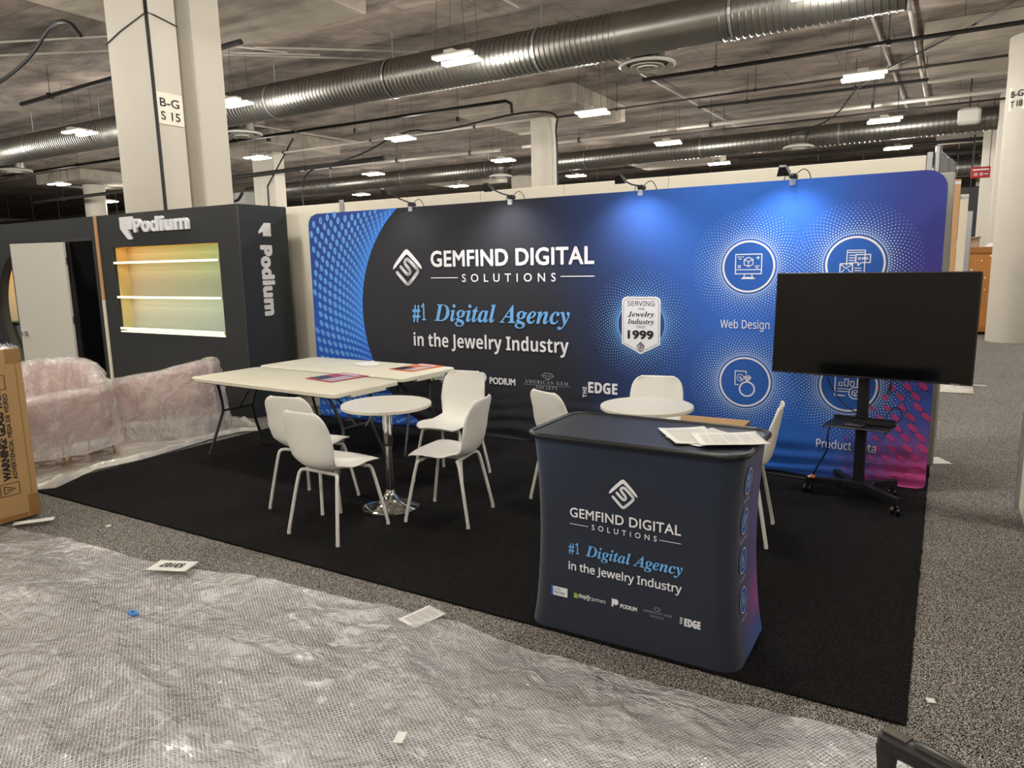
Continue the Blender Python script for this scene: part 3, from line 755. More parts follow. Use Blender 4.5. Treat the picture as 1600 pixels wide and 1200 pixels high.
while off < 1.35:
    R_ = AR + off; sp = .030 + .075 * min(1, off / .45); na = int(2 * PI * R_ / max(.050, sp * 1.02))
    na = 118
    for j in range(na):
        a = 2 * PI * (j + .5 * (k % 2)) / na + k * .011
        u = AC[0] + R_ * math.cos(a); v = AC[1] + R_ * math.sin(a)
        if u > AC[0] or not (.05 < v < BH - .02): continue
        if u < .03 + inset(v): continue
        g = min(1, off / .42); sz = .011 + .021 * g
        P.disc(u, v, sz * 1.25, 9, sz * .80, rot=a + PI / 2 + .5)
    off += .022 + .055 * min(1, off / .40) ; k += 1
o = P.build('halftone_dots', mat('band_dot_print', (100, 164, 236), .8, var=.04), FB, bd); tag(o, kind='stuff')
# round bursts of dots
M_dotw = mat('pale_dot_print', (178, 206, 244), .8, var=.02)
def burst(cx, cy, r0, r1, n, mt, s0=.0085, s1=.0028, rings=13):
    P = Print()
    for k in range(rings):
        q = k / (rings - 1); r = r0 + (r1 - r0) * q; sz = s0 + (s1 - s0) * q ** .7
        for j in range(n):
            a = 2 * PI * (j + .5 * (k % 2)) / n; u, v = cx + r * math.cos(a), cy + r * math.sin(a)
            if .02 < u < BW - .02: P.disc(u, v, sz, 6)
    return tag(P.build('burst_dots', mt, FB, bd, off=.002), kind='stuff')
CIRC = [(4.785, 1.648), (5.548, 1.655), (4.785, .727), (5.548, .752)]
for c in CIRC: burst(c[0], c[1], .222, .44, 76, M_dotw)
burst(3.9, 1.17, .215, .47, 72, mat('sky_dot_print', (120, 176, 240), .8, var=.02), .0095, .003, 14)
for c in CIRC:
    P = Print(); P.disc(c[0], c[1], .2, 48); P.build('icon_disc', mat('icon_disc_print', (34, 92, 180), .8, var=.02), FB, bd, off=.003)
LW = .0065
def icon_web(P, cx, cy, s):
    T = lambda pts: [(cx + x * s, cy + y * s) for x, y in pts]; l = LW * s / .2
    P.stroke(T([(-.5, -.28), (.5, -.28), (.5, .48), (-.5, .48)]), l * 1.2, True)
    P.stroke(T([(-.5, -.12), (.5, -.12)]), l); P.stroke(T([(-.12, -.28), (-.18, -.42), (.18, -.42), (.12, -.28)]), l); P.stroke(T([(-.24, -.46), (.24, -.46)]), l * 1.6)
    P.stroke(T([(0, .36), (.17, .28), (.17, .08), (0, -.0), (-.17, .08), (-.17, .28)]), l, True)
    P.stroke(T([(-.17, .28), (0, .19), (.17, .28)]), l); P.stroke(T([(0, .19), (0, 0)]), l)
    P.stroke(T([(-.42, .38), (-.3, .38)]), l); P.stroke(T([(-.25, .38), (-.2, .38)]), l); P.stroke(T([(-.38, .3), (-.28, .3)]), l)
    P.stroke(T([(.3, .34), (.42, .34)]), l); P.stroke(T([(.36, .4), (.36, .28)]), l)
    P.stroke(T([(-.4, .05), (-.3, -.05)]), l); P.stroke(T([(-.4, -.05), (-.3, .05)]), l)
    P.stroke(T([(.25, .02), (.42, .02)]), l); P.stroke(T([(.28, -.05), (.38, -.05)]), l)
def icon_mail(P, cx, cy, s):
    T = lambda pts: [(cx + x * s, cy + y * s) for x, y in pts]; l = LW * s / .2
    P.stroke(T([(-.28, -.05), (-.28, .5), (.32, .5), (.32, -.4), (-.28, -.4)]), l, False); P.stroke(T([(-.28, .42), (.32, .42)]), l)
    for k in range(4): P.stroke(T([(-.2, .32 - .09 * k), (.0, .32 - .09 * k)]), l)
    P.stroke(T([(.02, .34), (.5, .34), (.5, .05), (.2, .05), (.1, -.06), (.1, .05), (.02, .05)]), l * 1.2, True)
    for k in range(3): P.ring(cx + (.14 + .12 * k) * s, cy + .2 * s, .022 * s, .05 * s, 12)
    P.stroke(T([(-.5, -.35), (-.08, -.35), (-.08, .02), (-.5, .02)]), l * 1.2, True); P.stroke(T([(-.5, .02), (-.29, -.16), (-.08, .02)]), l); P.stroke(T([(-.5, -.35), (-.36, -.2)]), l); P.stroke(T([(-.08, -.35), (-.22, -.2)]), l)
    P.stroke(T([(0, -.15), (.22, -.15)]), l); P.stroke(T([(0, -.24), (.22, -.24)]), l)
def icon_ring(P, cx, cy, s):
    T = lambda pts: [(cx + x * s, cy + y * s) for x, y in pts]; l = LW * s / .2
    P.ring(cx + .1 * s, cy - .28 * s, .26 * s, .32 * s, 32)
    P.stroke(T([(-.02, .18), (.05, .26), (.18, .26), (.25, .18), (.11, .02)]), l, True); P.stroke(T([(-.02, .18), (.25, .18)]), l); P.stroke(T([(.05, .26), (.11, .02), (.18, .26)]), l)
    P.stroke(T([(-.25, -.12), (-.38, -.12), (-.38, .44), (.05, .44), (.05, .34)]), l * 1.2)
    P.stroke(T([(-.2, .2), (-.1, .08)]), l * 1.6); P.ring(cx - .17 * s, cy + .17 * s, .12 * s, .145 * s, 14)
def icon_data(P, cx, cy, s):
    T = lambda pts: [(cx + x * s, cy + y * s) for x, y in pts]; l = LW * s / .2
    P.stroke(T([(-.1, -.4), (-.45, -.4), (-.45, .55), (.15, .55), (.32, .38), (.32, -.05)]), l * 1.4); P.stroke(T([(.15, .55), (.15, .38), (.32, .38)]), l)
    for k, h in enumerate((.1, .24, .16)): P.stroke(T([(-.32 + .2 * k, -.02), (-.2 + .2 * k, -.02), (-.2 + .2 * k, h), (-.32 + .2 * k, h)]), l, True)
    P.stroke(T([(-.35, -.14), (.05, -.14)]), l); P.stroke(T([(-.35, -.24), (.0, -.24)]), l)
    P.ring(cx + .26 * s, cy - .28 * s, .2 * s, .24 * s, 24)
    P.stroke(T([(.26, -.16), (.37, -.22), (.37, -.34), (.26, -.4), (.15, -.34), (.15, -.22)]), l, True); P.stroke(T([(.15, -.22), (.26, -.28), (.37, -.22)]), l); P.stroke(T([(.26, -.28), (.26, -.4)]), l)
for c, ic in zip(CIRC, (icon_web, icon_mail, icon_ring, icon_data)):
    Q = Print(); Q.ring(c[0], c[1], .188, .203, 64); ic(Q, c[0], c[1], .2); tag(Q.build('service_icon', M_wprint, FB, bd, off=.0045), kind='stuff')
def logo(P, cx, cy, sx, sy, w=.19):
    T = lambda pts: [(cx + x * sx, cy + y * sy) for x, y in pts]
    W = w * (sx + sy) / 2
    # upper chevron as a filled shape
    o1 = smooth2([(-.99, -.10), (-.97, .12), (-.16, .93), (0, 1.0), (.16, .93), (.97, .12), (.99, -.10)], 2)
    i1 = smooth2([(.80, .02), (.10, .66), (0, .72), (-.10, .66), (-.80, .02)], 2)
    pts = T(o1 + i1); n = len(o1)
    for k in range(n - 1):
        m_ = len(i1); a = int(k * (m_ - 1) / (n - 1)); c = int((k + 1) * (m_ - 1) / (n - 1))
        q = [T([o1[k]])[0], T([o1[k + 1]])[0], T([i1[m_ - 1 - c]])[0]]
        if a != c: q.append(T([i1[m_ - 1 - a]])[0])
        P.poly(list(reversed(q)))
    P.stroke(T(smooth2([(-.72, -.26), (-.13, -.83), (0, -.9), (.13, -.83), (.68, -.30), (.72, -.18), (.66, -.06), (.12, .42), (.0, .46), (-.14, .36), (-.16, .22), (.16, -.10), (.2, -.24), (.1, -.36), (-.02, -.36), (-.44, .04)], 2)), W)
def part(name, m, F, parent, off, fn, stuff=True):
    P = Print(); fn(P); o = P.build(name, m, F, parent, off=off)
    return tag(o, kind='stuff') if stuff else o
part('logo_emblem', M_wprint, FB, bd, .004, lambda P: logo(P, 1.37, 1.689, .188, .188))
part('company_lettering', M_wprint, FB, bd, .004, lambda P: put_text(P, 'GEMFIND DIGITAL', 1.672, 3.462, 1.695, .148, 'plain', offset=.028, spacing=1.05))
part('company_subtitle', M_wprint, FB, bd, .004, lambda P: (put_text(P, 'SOLUTIONS', 2.047, 3.08, 1.541, .075, 'plain', offset=.012, spacing=1.9), P.stroke([(1.672, 1.582), (1.995, 1.582)], .009), P.stroke([(3.132, 1.585), (3.46, 1.585)], .009)))
part('tagline_lettering', M_wprint, FB, bd, .004, lambda P: put_text(P, 'in the Jewelry Industry', 1.416, 3.206, .888, .132, 'bold'))
part('partner_lettering', M_wprint, FB, bd, .004, lambda P: (put_text(P, 'shopify', 1.66, 1.86, .545, .062, 'sbi'), put_text(P, 'partners', 1.875, 2.12, .545, .05, 'sans')))
part('partner_lettering', M_wprint, FB, bd, .004, lambda P: (P.stroke([(2.205, .545), (2.205, .66)], .022), P.disc(2.252, .607, .052, 20), put_text(P, 'PODIUM', 2.339, 2.632, .55, .062, 'plain', offset=.03)))
part('partner_lettering', M_wprint, FB, bd, .004, lambda P: (put_text(P, 'EDGE', 3.40, 3.685, .54, .095, 'bold', offset=.02), put_text(P, 'THE', 3.335, 3.435, .54, .04, 'bold', rot=(3.385, .54, PI / 2))))
for q in ('Web Design', 4.577, 4.962, 1.16), ('Digital Marketing', 5.27, 5.83, 1.16), ('Solutions', 4.58, 4.99, .252), ('Product Data', 5.345, 5.764, .252):
    part('service_caption', M_wprint, FB, bd, .004, lambda P: put_text(P, q[0], q[1], q[2], q[3], .066, 'sans', offset=.006))
P = Print(); put_text(P, '#', 1.413, 1.515, 1.155, .165, 'plain', offset=.018); put_text(P, '1', 1.53, 1.585, 1.155, .165, 'serif'); put_text(P, 'Digital Agency', 1.69, 3.22, 1.152, .165, 'bi', offset=.004)
tag(P.build('blue_italic_lettering', M_lblue, FB, bd, off=.004), kind='stuff')
P = Print(); put_text(P, 'AMERICAN GEM', 2.739, 3.2, .585, .032, 'serif', spacing=1.3); put_text(P, 'SOCIETY', 2.86, 3.09, .535, .032, 'serif', spacing=1.3)
P.stroke([(2.72, .572), (3.22, .572)], .003)
for a in ([(2.92, .665), (2.95, .69), (3.02, .69), (3.05, .665), (2.985, .625)],): P.stroke(a, .005, True); P.stroke([a[0], a[3]], .004); P.stroke([a[1], a[4], a[2]], .004)
P.build('grey_lettering', mat('silver_print', (150, 154, 164), .7), FB, bd, off=.004)
P = Print(); P.poly([(1.575, .535), (1.645, .53), (1.635, .605), (1.585, .605)]); P.build('green_bag_mark', mat('green_print', (140, 180, 70), .7), FB, bd, off=.004)
P = Print()
for k in range(3): P.stroke([(2.225, .590 + .018 * k), (2.27, .590 + .018 * k)], .006)
P.build('mark_cutout', mat('navy_print', (26, 30, 40), .7), FB, bd, off=.0055)
# serving badge
P = Print(); bx0, bx1, by0, by1 = 3.724, 4.073, 1.0, 1.408
def badge(i):
    a, c, d, e = bx0 + i, bx1 - i, by0 + i * .6, by1 - i; r = .045
    pts = [(a, d), ((a + c) / 2, .912 + i * 1.1), (c, d)]
    for k in range(5): q = PI / 2 * k / 4; pts.append((c - r + r * math.cos(q), e - r + r * math.sin(q)))
    for k in range(5): q = PI / 2 + PI / 2 * k / 4; pts.append((a + r + r * math.cos(q), e - r + r * math.sin(q)))
    return pts
P.poly(badge(0)); P.build('badge_shape', M_wprint, FB, bd, off=.005)
P = Print(); P.stroke(badge(.016), .003, True)
put_text(P, 'SERVING', 3.776, 4.02, 1.330, .042, 'sans'); put_text(P, 'THE', 3.872, 3.93, 1.293, .02, 'sans')
put_text(P, 'Jewelry', 3.775, 4.015, 1.238, .042, 'bi'); put_text(P, 'Industry', 3.775, 4.015, 1.174, .042, 'bi')
put_text(P, 'SINCE', 3.862, 3.94, 1.138, .02, 'sans'); put_text(P, '1999', 3.778, 4.015, 1.048, .066, 'plain', offset=.055)
logo(P, 3.898, .977, .038, .042)
tag(P.build('badge_lettering', M_ink, FB, bd, off=.0065), kind='stuff')
# magenta dots, lower right
P = Print()
for i in range(9):
    for j in range(12):
        u = 6.06 - i * .098 + (j % 2) * .03 - j * .012 + .06; v = .87 - j * .078 - i * .012
        if not (.04 < v < .9 and u < BW - .02): continue
        g = 1 - sm(0, .75, (6.1 - u)) * .9
        if g < .2: continue
        P.disc(u, v, .040 * g + .008 * j / 12, 12, .021 * g, rot=-.85 + .02 * j)
tag(P.build('magenta_dots', mat('magenta_dot_print', (190, 62, 128), .8, var=.05), FB, bd, off=.003), kind='stuff')

# ---- arm lamps clamped to the top edge
ALN = ['leftmost black arm lamp clamped to the top of the backdrop', 'second black arm lamp on the backdrop, above the dark lettering half', 'third black arm lamp on the backdrop, right of the round column', 'rightmost black arm lamp clamped on the blue part of the backdrop top']
for (x, hx, hz, lab, e) in ((1.447, .0, 2.41, ALN[0], .35), (2.614, .0, 2.375, ALN[1], 1.3), (3.884, -.03, 2.355, ALN[2], .95), (5.09, .0, 2.32, ALN[3], .55)):
    t = thing('arm_lamp', lab, 'lamp', (x, 0, 2.285))
    b = MB(); b.cbox(-.022, .022, -.05, .05, -.04, .01, .004); b.build('clamp', M_lens, t)
    b = MB(); b.cbox(-.028, .028, -.05, .03, .01, .05, .01); b.build('hinge_block', M_black, t)
    b = MB(); b.tube([(0, -.02, .04), (hx * .5, -.2, (hz - 2.285) * .6), (hx, -.40, hz - 2.285)], .007, 8); b.build('arm', M_black, t, smooth=True)
    b = MB(); b.tube(smooth2([(.02, 0, .05), (.07, .01, .09), (.11, .02, .05), (.12, .05, -.02)], 2), .0035, 5); b.tube(smooth2([(-.02, 0, .05), (-.05, .01, .06), (-.075, .02, .02), (-.07, .05, -.04)], 2), .0035, 5); b.build('power_lead', M_cable, t)
    b = MB(); h = Vector((hx, -.42, hz - 2.285)); d = (Vector((0, .42, -.35))).normalized(); s_ = Vector((1, 0, 0)); n_ = d.cross(s_)
    q = []
    for (aa, w1, w2) in ((-.04, .022, .010), (.0, .035, .018), (.035, .045, .022)):
        for sx, sn in ((-1, -1), (1, -1), (1, 1), (-1, 1)): q.append(h + d * aa + s_ * sx * w1 + n_ * sn * w2)
    b.add(q, [(3, 2, 1, 0)] + [(r * 4 + k, r * 4 + (k + 1) % 4, r * 4 + 4 + (k + 1) % 4, r * 4 + 4 + k) for r in range(2) for k in range(4)])
    b.build('lamp_head', M_black, t)
    b = MB(); b.add([h + d * .034 + s_ * sx * .041 + n_ * sn * .019 for sx, sn in ((-1, -1), (1, -1), (1, 1), (-1, 1))], [(0, 1, 2, 3)]); b.build('lamp_lens', mat('lit_spot_lens', (255, 255, 250), .4, emit=(240, 244, 255), estr=3), t)
    l = bpy.data.lights.new('arm_lamp_light', 'SPOT'); l.energy = ARM_W * e; l.color = (.97, .97, 1); l.spot_size = math.radians(125); l.spot_blend = 1.; l.shadow_soft_size = .05
    lo = bpy.data.objects.new('arm_lamp_light', l); COL.objects.link(lo); lo.parent = t; lo.location = h + d * .055
    tgt = Vector((hx, 0, -.85)); lo.rotation_euler = (tgt - lo.location).to_track_quat('-Z', 'Y').to_euler()

# ================================================================== RECEPTION COUNTER
ct = thing('counter', 'navy fabric-wrapped reception counter with white lettering and black top, standing at the carpet front', 'counter', (5.01, -2.875, 0))
CX, CY, HA, HB, CR, CH = 5.01, -2.875, .485, .258, .085, .925
def cins(v): return .026 * math.sin(PI * min(1, max(0, (v - .08) / (CH - .08)))) ** .8 if v > .08 else -.012 * (1 - v / .08)
def rrect(a, b_, r, n=8):
    P_ = []
    for (sx, sy, a0) in ((1, -1, -PI / 2), (1, 1, 0), (-1, 1, PI / 2), (-1, -1, PI)):
        for k in range(n + 1): q = a0 + PI / 2 * k / n; P_.append((sx * (a - r) + r * math.cos(q), sy * (b_ - r) + r * math.sin(q)))
    return P_
def dense(P_, step):
    o_ = []
    for i in range(len(P_)):
        a, c = P_[i], P_[(i + 1) % len(P_)]; L = math.hypot(c[0] - a[0], c[1] - a[1]); n = max(1, int(L / step))
        for k in range(n): o_.append((a[0] + (c[0] - a[0]) * k / n, a[1] + (c[1] - a[1]) * k / n))
    return o_
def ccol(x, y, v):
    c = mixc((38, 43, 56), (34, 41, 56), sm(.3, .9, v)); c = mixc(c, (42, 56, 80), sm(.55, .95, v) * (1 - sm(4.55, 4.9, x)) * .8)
    if x > CX + HA - .1:
        s = sm(-3.08, -2.64, y)
        c = mixc(c, (36, 56, 120), sm(-3.1, -2.95, y) * .6)
        c = mixc(c, (92, 52, 150), s * sm(.08, .3, v) * (1 - sm(.55, .95, v)))
        c = mixc(c, (190, 60, 160), s * math.exp(-((v - .17) / .13) ** 2))
        c = mixc(c, (36, 84, 176), sm(-3.1, -2.8, y) * math.exp(-((v - .04) / .09) ** 2))
    return lin(c)
ring = dense(rrect(HA, HB, CR), .03); b = MB(); cols = []; NV = 40; n = len(ring)
for j in range(NV + 1):
    v = .012 + (CH - .012) * j / NV; i_ = cins(v)
    for (x, y) in ring:
        X, Y = CX + x * (HA - i_) / HA, CY + y * (HB - i_ * .4) / HB
        wv = .0025 * noise.noise((X * 9, Y * 9, v * 1.5)); 
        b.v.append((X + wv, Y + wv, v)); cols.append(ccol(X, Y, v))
for j in range(NV):
    for k in range(n): l = (k + 1) % n; b.f.append((j * n + k, j * n + l, (j + 1) * n + l, (j + 1) * n + k))
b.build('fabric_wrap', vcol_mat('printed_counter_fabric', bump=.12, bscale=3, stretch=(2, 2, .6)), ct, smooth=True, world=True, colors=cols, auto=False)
b = MB(); b.prism([(x, y) for x, y in rrect(HA + .004, HB + .004, CR)], CH - .005, CH + .012, lambda a, c, d: (a, c, d)); b.f[0] = tuple(reversed(b.f[0])); b.f[1] = tuple(reversed(b.f[1])); b.build('top_board', M_cframe, ct)
b = MB(); b.tube([(x, y, CH + .010) for x, y in rrect(HA + .008, HB + .008, CR)], .0125, 10, closed=True); b.build('top_rim', M_rim, ct, smooth=True)
def FC(u, v, d=0.): return (u, CY - (HB - cins(v) * .4) - d - .003, v)
part('logo_emblem', M_wprint, FC, ct, .001, lambda P: logo(P, 4.994, .714, .066, .068))
part('company_lettering', M_wprint, FC, ct, .001, lambda P: put_text(P, 'GEMFIND DIGITAL', 4.737, 5.252, .572, .043, 'plain', offset=.016, spacing=1.05))
part('company_subtitle', M_wprint, FC, ct, .001, lambda P: (put_text(P, 'SOLUTIONS', 4.845, 5.147, .527, .024, 'plain', offset=.008, spacing=1.9), P.stroke([(4.737, .538), (4.826, .538)], .0028), P.stroke([(5.16, .536), (5.252, .536)], .0028)))
part('tagline_lettering', M_wprint, FC, ct, .001, lambda P: put_text(P, 'in the Jewelry Industry', 4.729, 5.26, .318, .037, 'sans', offset=.018))
part('partner_lettering', M_wprint, FC, ct, .001, lambda P: (put_text(P, 'shopify', 4.778, 4.842, .192, .02, 'sbi'), put_text(P, 'partners', 4.847, 4.914, .192, .017, 'sans')))
part('partner_lettering', M_wprint, FC, ct, .001, lambda P: (P.stroke([(4.948, .19), (4.948, .222)], .008), P.disc(4.962, .211, .014, 16), put_text(P, 'PODIUM', 4.985, 5.063, .19, .018, 'plain', offset=.03)))
part('partner_lettering', M_wprint, FC, ct, .001, lambda P: (put_text(P, 'EDGE', 5.275, 5.345, .178, .032, 'bold', offset=.03), put_text(P, 'THE', 5.268, 5.300, .18, .012, 'bold', rot=(5.268, .18, PI / 2))))
P = Print(); P.poly([(4.64, .177), (4.724, .177), (4.724, .22), (4.64, .22)]); P.build('partner_plate', M_wprint, FC, ct, off=.001)
P = Print(); put_text(P, '#', 4.729, 4.758, .398, .05, 'plain', offset=.012); put_text(P, '1', 4.764, 4.782, .398, .05, 'serif'); put_text(P, 'Digital Agency', 4.815, 5.262, .398, .05, 'bi', offset=.004)
tag(P.build('blue_italic_lettering', M_lblue, FC, ct, off=.001), kind='stuff')
P = Print(); put_text(P, 'AMERICAN GEM', 5.09, 5.22, .2, .010, 'serif', spacing=1.3); put_text(P, 'SOCIETY', 5.125, 5.185, .182, .009, 'serif', spacing=1.3); P.stroke([(5.14, .222), (5.148, .229), (5.162, .229), (5.17, .222), (5.155, .212)], .002, True)
P.build('grey_lettering', MATS['silver_print'], FC, ct, off=.001)
P = Print(); P.poly([(4.756, .186), (4.776, .185), (4.774, .21), (4.758, .21)]); P.build('green_bag_mark', MATS['green_print'], FC, ct, off=.001)
P = Print(); P.rect(4.64, 4.65, .177, .22); P.build('blue_mark', M_midblue, FC, ct, off=.002)
P = Print(); put_text(P, 'Google', 4.656, 4.69, .206, .008, 'sans'); put_text(P, 'Partner', 4.656, 4.712, .186, .015, 'sans'); P.build('plate_lettering', M_ink, FC, ct, off=.002)
def FS(u, v, d=0.): return (CX + HA - cins(v) + d + .003, u, v)
for z, ic, nm in ((.80, icon_web, 'Web Design'), (.625, icon_mail, 'Digital Marketing'), (.45, icon_ring, 'Solutions'), (.275, icon_data, 'Product Data')):
    P = Print(); Q = Print()
    P.disc(-2.975, z, .056, 32); Q.ring(-2.975, z, .052, .057, 32); ic(Q, -2.975, z, .052)
    hw = .065 if len(nm) > 12 else .045
    put_text(Q, nm, -2.975 - hw, -2.975 + hw, z - .085, .013, 'sans')
    P.build('icon_disc', M_midblue, FS, ct, off=.001); tag(Q.build('service_icon', M_wprint, FS, ct, off=.002), kind='stuff')
#@@FURN
# ================================================================== WHITE CHAIRS
def lerp_tab(tab, t):
    for (a, va), (c, vc) in zip(tab, tab[1:]):
        if t <= c:
            k = (t - a) / (c - a) if c > a else 0; k = k * k * (3 - 2 * k) if False else k
            return tuple(p + (q - p) * k for p, q in zip(va, vc))
    return tab[-1][1]
def chair_proto():
    t = thing('shell_chair', '', 'chair')
    prof = smooth2([(.228, .448), (.19, .462), (.10, .450), (-.03, .436), (-.13, .437), (-.19, .462), (-.222, .51), (-.238, .58), (-.256, .69), (-.280, .832)], 3)
    # arc-length
    L = [0]
    for a, c in zip(prof, prof[1:]): L.append(L[-1] + math.hypot(c[0] - a[0], c[1] - a[1]))
    T = L[-1]
    wtab = [(0, (.145,)), (.03, (.190,)), (.10, (.212,)), (.30, (.208,)), (.42, (.176,)), (.50, (.166,)), (.60, (.186,)), (.72, (.204,)), (.86, (.196,)), (.91, (.189,)), (.94, (.180,)), (.965, (.166,)), (.985, (.146,)), (1, (.118,))]
    b = MB(); NS, NU = 64, 20
    for j in range(NS + 1):
        s = j / NS * T; k = max(i for i in range(len(L)) if L[i] <= s + 1e-9); k = min(k, len(prof) - 2)
        q = (s - L[k]) / (L[k + 1] - L[k]); y, z = (prof[k][i] + (prof[k + 1][i] - prof[k][i]) * q for i in (0, 1))
        f = j / NS; hw = lerp_tab(wtab, f)[0]
        for i in range(NU + 1):
            u = -1 + 2 * i / NU; e = abs(u) ** 2.4
            seat = 1 - sm(.30, .50, f); back = sm(.40, .62, f)
            dz = .020 * e * sm(0.02, .2, f) * seat - .012 * e * (1 - sm(0, .08, f)); dy = .045 * e * back * (1 - .5 * sm(.8, 1, f)) + .03 * e * seat * sm(.3, .45, f)
            fr = (1 - sm(0, .1, f)) * e * .0
            b.v.append((u * hw, y + dy, z + dz + .035 * e * sm(.32, .46, f) * (1 - sm(.5, .62, f))))
    for j in range(NS):
        for i in range(NU): n = j * (NU + 1) + i; b.f.append((n, n + 1, n + NU + 2, n + NU + 1))
    sh = b.build('seat_shell', M_white, t, smooth=True, auto=False)
    m = sh.modifiers.new('thickness', 'SOLIDIFY'); m.thickness = .009; m.offset = 0
    for sy, nm in ((1, 'front'), (-1, 'rear')):
        for sx in (-1, 1):
            b = MB(); top = (sx * .135, sy * .125, .418)
            b.tube(smooth2([top, (sx * .165, sy * .145, .415), (sx * .175, sy * .160, .375), (sx * .222, sy * .228, .012)], 2), .0115, 10)
            b.tube([(sx * .2215, sy * .2275, .0), (sx * .2205, sy * .2265, .02)], .0125, 10)
            b.build('leg', M_wleg, t, smooth=True)
        b = MB(); b.tube([(-.14, sy * .125, .418), (.14, sy * .125, .418)], .0115, 10); b.build('cross_bar', M_wleg, t, smooth=True)
    b = MB(); b.box(-.05, .05, -.13, .13, .414, .426); b.build('mount_plate', M_wleg, t)
    return t
proto = chair_proto()
CH_ = [((2.815, -2.647), -2, 'white plastic chair nearest the camera, back turned, at the left round table'),
       ((2.264, -2.32), 10, 'white plastic chair left of the left round table, farther behind the nearest chair'),
       ((3.305, -2.08), 100.8, 'white plastic chair right of the left round table, facing left, side view'),
       ((2.80, -1.345), -175.4, 'white plastic chair behind the left round table, facing the camera, before the dark print'),
       ((3.93, -1.42), -25, 'white plastic chair back showing just left of the navy counter top'),
       ((4.35, -.98), -168, 'white plastic chair behind the right round table, against the blue backdrop'),
       ((5.07, -1.505), 96.3, 'white plastic chair right of the navy counter, seen from its side')]
for i, ((x, y), a, lab) in enumerate(CH_):
    o = proto if i == 0 else copy_tree(proto)
    o.location = (x, y, .0135); o.rotation_euler = (0, 0, math.radians(a)); o['label'] = lab; o['group'] = 'white shell chairs at the two round tables'

# ================================================================== ROUND TABLES
def round_table(x, y, r, h, label):
    t = thing('round_table', label, 'table', (x, y, .013), 0, 'round chrome pedestal tables')
    b = MB(); b.lathe([(r - .004, h - .024), (r, h - .020), (r, h - .004), (r - .004, h)], 72); b.build('tabletop', M_ttop, t, smooth=True)
    b = MB(); b.lathe([(r + .0008, h - .021), (r + .0008, h - .003)], 72, cap=False); b.build('edge_band', M_edge, t, smooth=True)
    b = MB(); b.lathe([(.20, .0), (.203, .006), (.19, .014), (.15, .024), (.10, .040), (.062, .066), (.040, .10), (.031, .13)], 56); b.build('base', M_chrome, t, smooth=True)
    b = MB(); b.lathe([(.027, .11), (.027, .44), (.030, .442), (.030, .45)], 28); b.build('lower_pole', M_chrome, t, smooth=True)
    b = MB(); b.lathe([(.030, .45), (.034, .47), (.034, h - .035)], 28); b.build('upper_pole', M_chrome, t, smooth=True)
    b = MB(); b.lathe([(.075, h - .035), (.075, h - .025)], 28); b.build('mount_plate', M_gsteel, t, smooth=True)
    b = MB(); b.tube(smooth2([(-.03, -.02, h - .045), (-.08, -.05, h - .05), (-.105, -.065, h - .12), (-.13, -.075, h - .16)], 1), .005, 8); b.build('height_lever', M_chrome, t, smooth=True)
    return t
round_table(2.832, -2.145, .312, .752, 'round white table with chrome pedestal among four white chairs, left')
round_table(4.475, -1.44, .305, .75, 'round white table top showing just behind the navy counter')

# ================================================================== FOLDING TABLES
def folding_table(cx, cy, rz, L, W, label):
    t = thing('folding_table', label, 'table', (cx, cy, .0165), rz, 'cream folding tables pushed together')
    b = MB(); h = .732
    for (rr, z) in ((0, 0),): pass
    poly = rrect(L / 2, W / 2, .055, 6); n = len(poly)
    rings = [(.012, h - .04), (0, h - .034), (0, h - .008), (.008, h)]
    for ins_, z in rings:
        for x, y in poly: b.v.append((x * (1 - ins_ / (L / 2)), y * (1 - ins_ / (W / 2)), z))
    b.f.append(tuple(reversed(range(n)))); b.f.append(tuple(range(3 * n, 4 * n)))
    for k in range(3):
        for j in range(n): l = (j + 1) % n; b.f.append((k * n + j, k * n + l, (k + 1) * n + l, (k + 1) * n + j))
    b.build('tabletop', M_fold, t, smooth=True)
    for ex in (-1, 1):
        b = MB(); b.box(ex * (L / 2) - (.002 if ex > 0 else 0), ex * (L / 2) + (.002 if ex < 0 else 0), -W * .26, W * .26, h - .052, h - .034); b.cbox(min(ex * (L / 2 - .16), ex * (L / 2 - .004)), max(ex * (L / 2 - .16), ex * (L / 2 - .004)), -W * .26, W * .26, h - .056, h - .03, .006); b.build('end_apron', M_fold, t)
    for sy in (-1, 1):
        b = MB(); b.tube([(-L / 2 + .1, sy * (W / 2 - .09), h - .052), (L / 2 - .1, sy * (W / 2 - .09), h - .052)], .013, 8); b.build('side_rail', M_gsteel, t, smooth=True)
    for ex in (-1, 1):
        X = ex * (L / 2 - .22); Xf = ex * (L / 2 - .10)
        for sy in (-1, 1):
            b = MB(); b.tube(smooth2([(X, sy * .24, h - .05), (X + ex * .02, sy * .21, .60), (X + ex * .06, sy * .155, .42), (Xf - ex * .04, sy * .17, .34), (Xf, sy * .29, .015)], 2), .0135, 10); b.tube([(Xf, sy * .288, .02), (Xf, sy * .292, 0)], .016, 8)
            b.build('leg', M_gsteel, t, smooth=True)
        b = MB(); b.tube([(X, -.24, h - .05), (X, .24, h - .05)], .012, 8); b.tube([(X + ex * .06, -.155, .40), (X + ex * .06, .155, .40)], .010, 8); b.tube([(X - ex * .28, 0, h - .05), (X - ex * .1, 0, .56), (X + ex * .05, 0, .40)], .009, 8); b.build('leg_brace', M_gsteel, t, smooth=True)
        b = MB(); b.cbox(X - ex * .28 - .02, X - ex * .28 + .02, -.02, .02, h - .08, h - .045, .004); b.build('lock_bracket', M_gsteel, t)
    return t
ft = folding_table(1.24, -1.55, math.radians(-3.2), 1.90, .74, 'cream folding table in front, its left corner nearest the pink sofas')
folding_table(1.215, -.72, math.radians(-2), 1.92, .76, 'cream folding table behind the front one, nearest the backdrop')
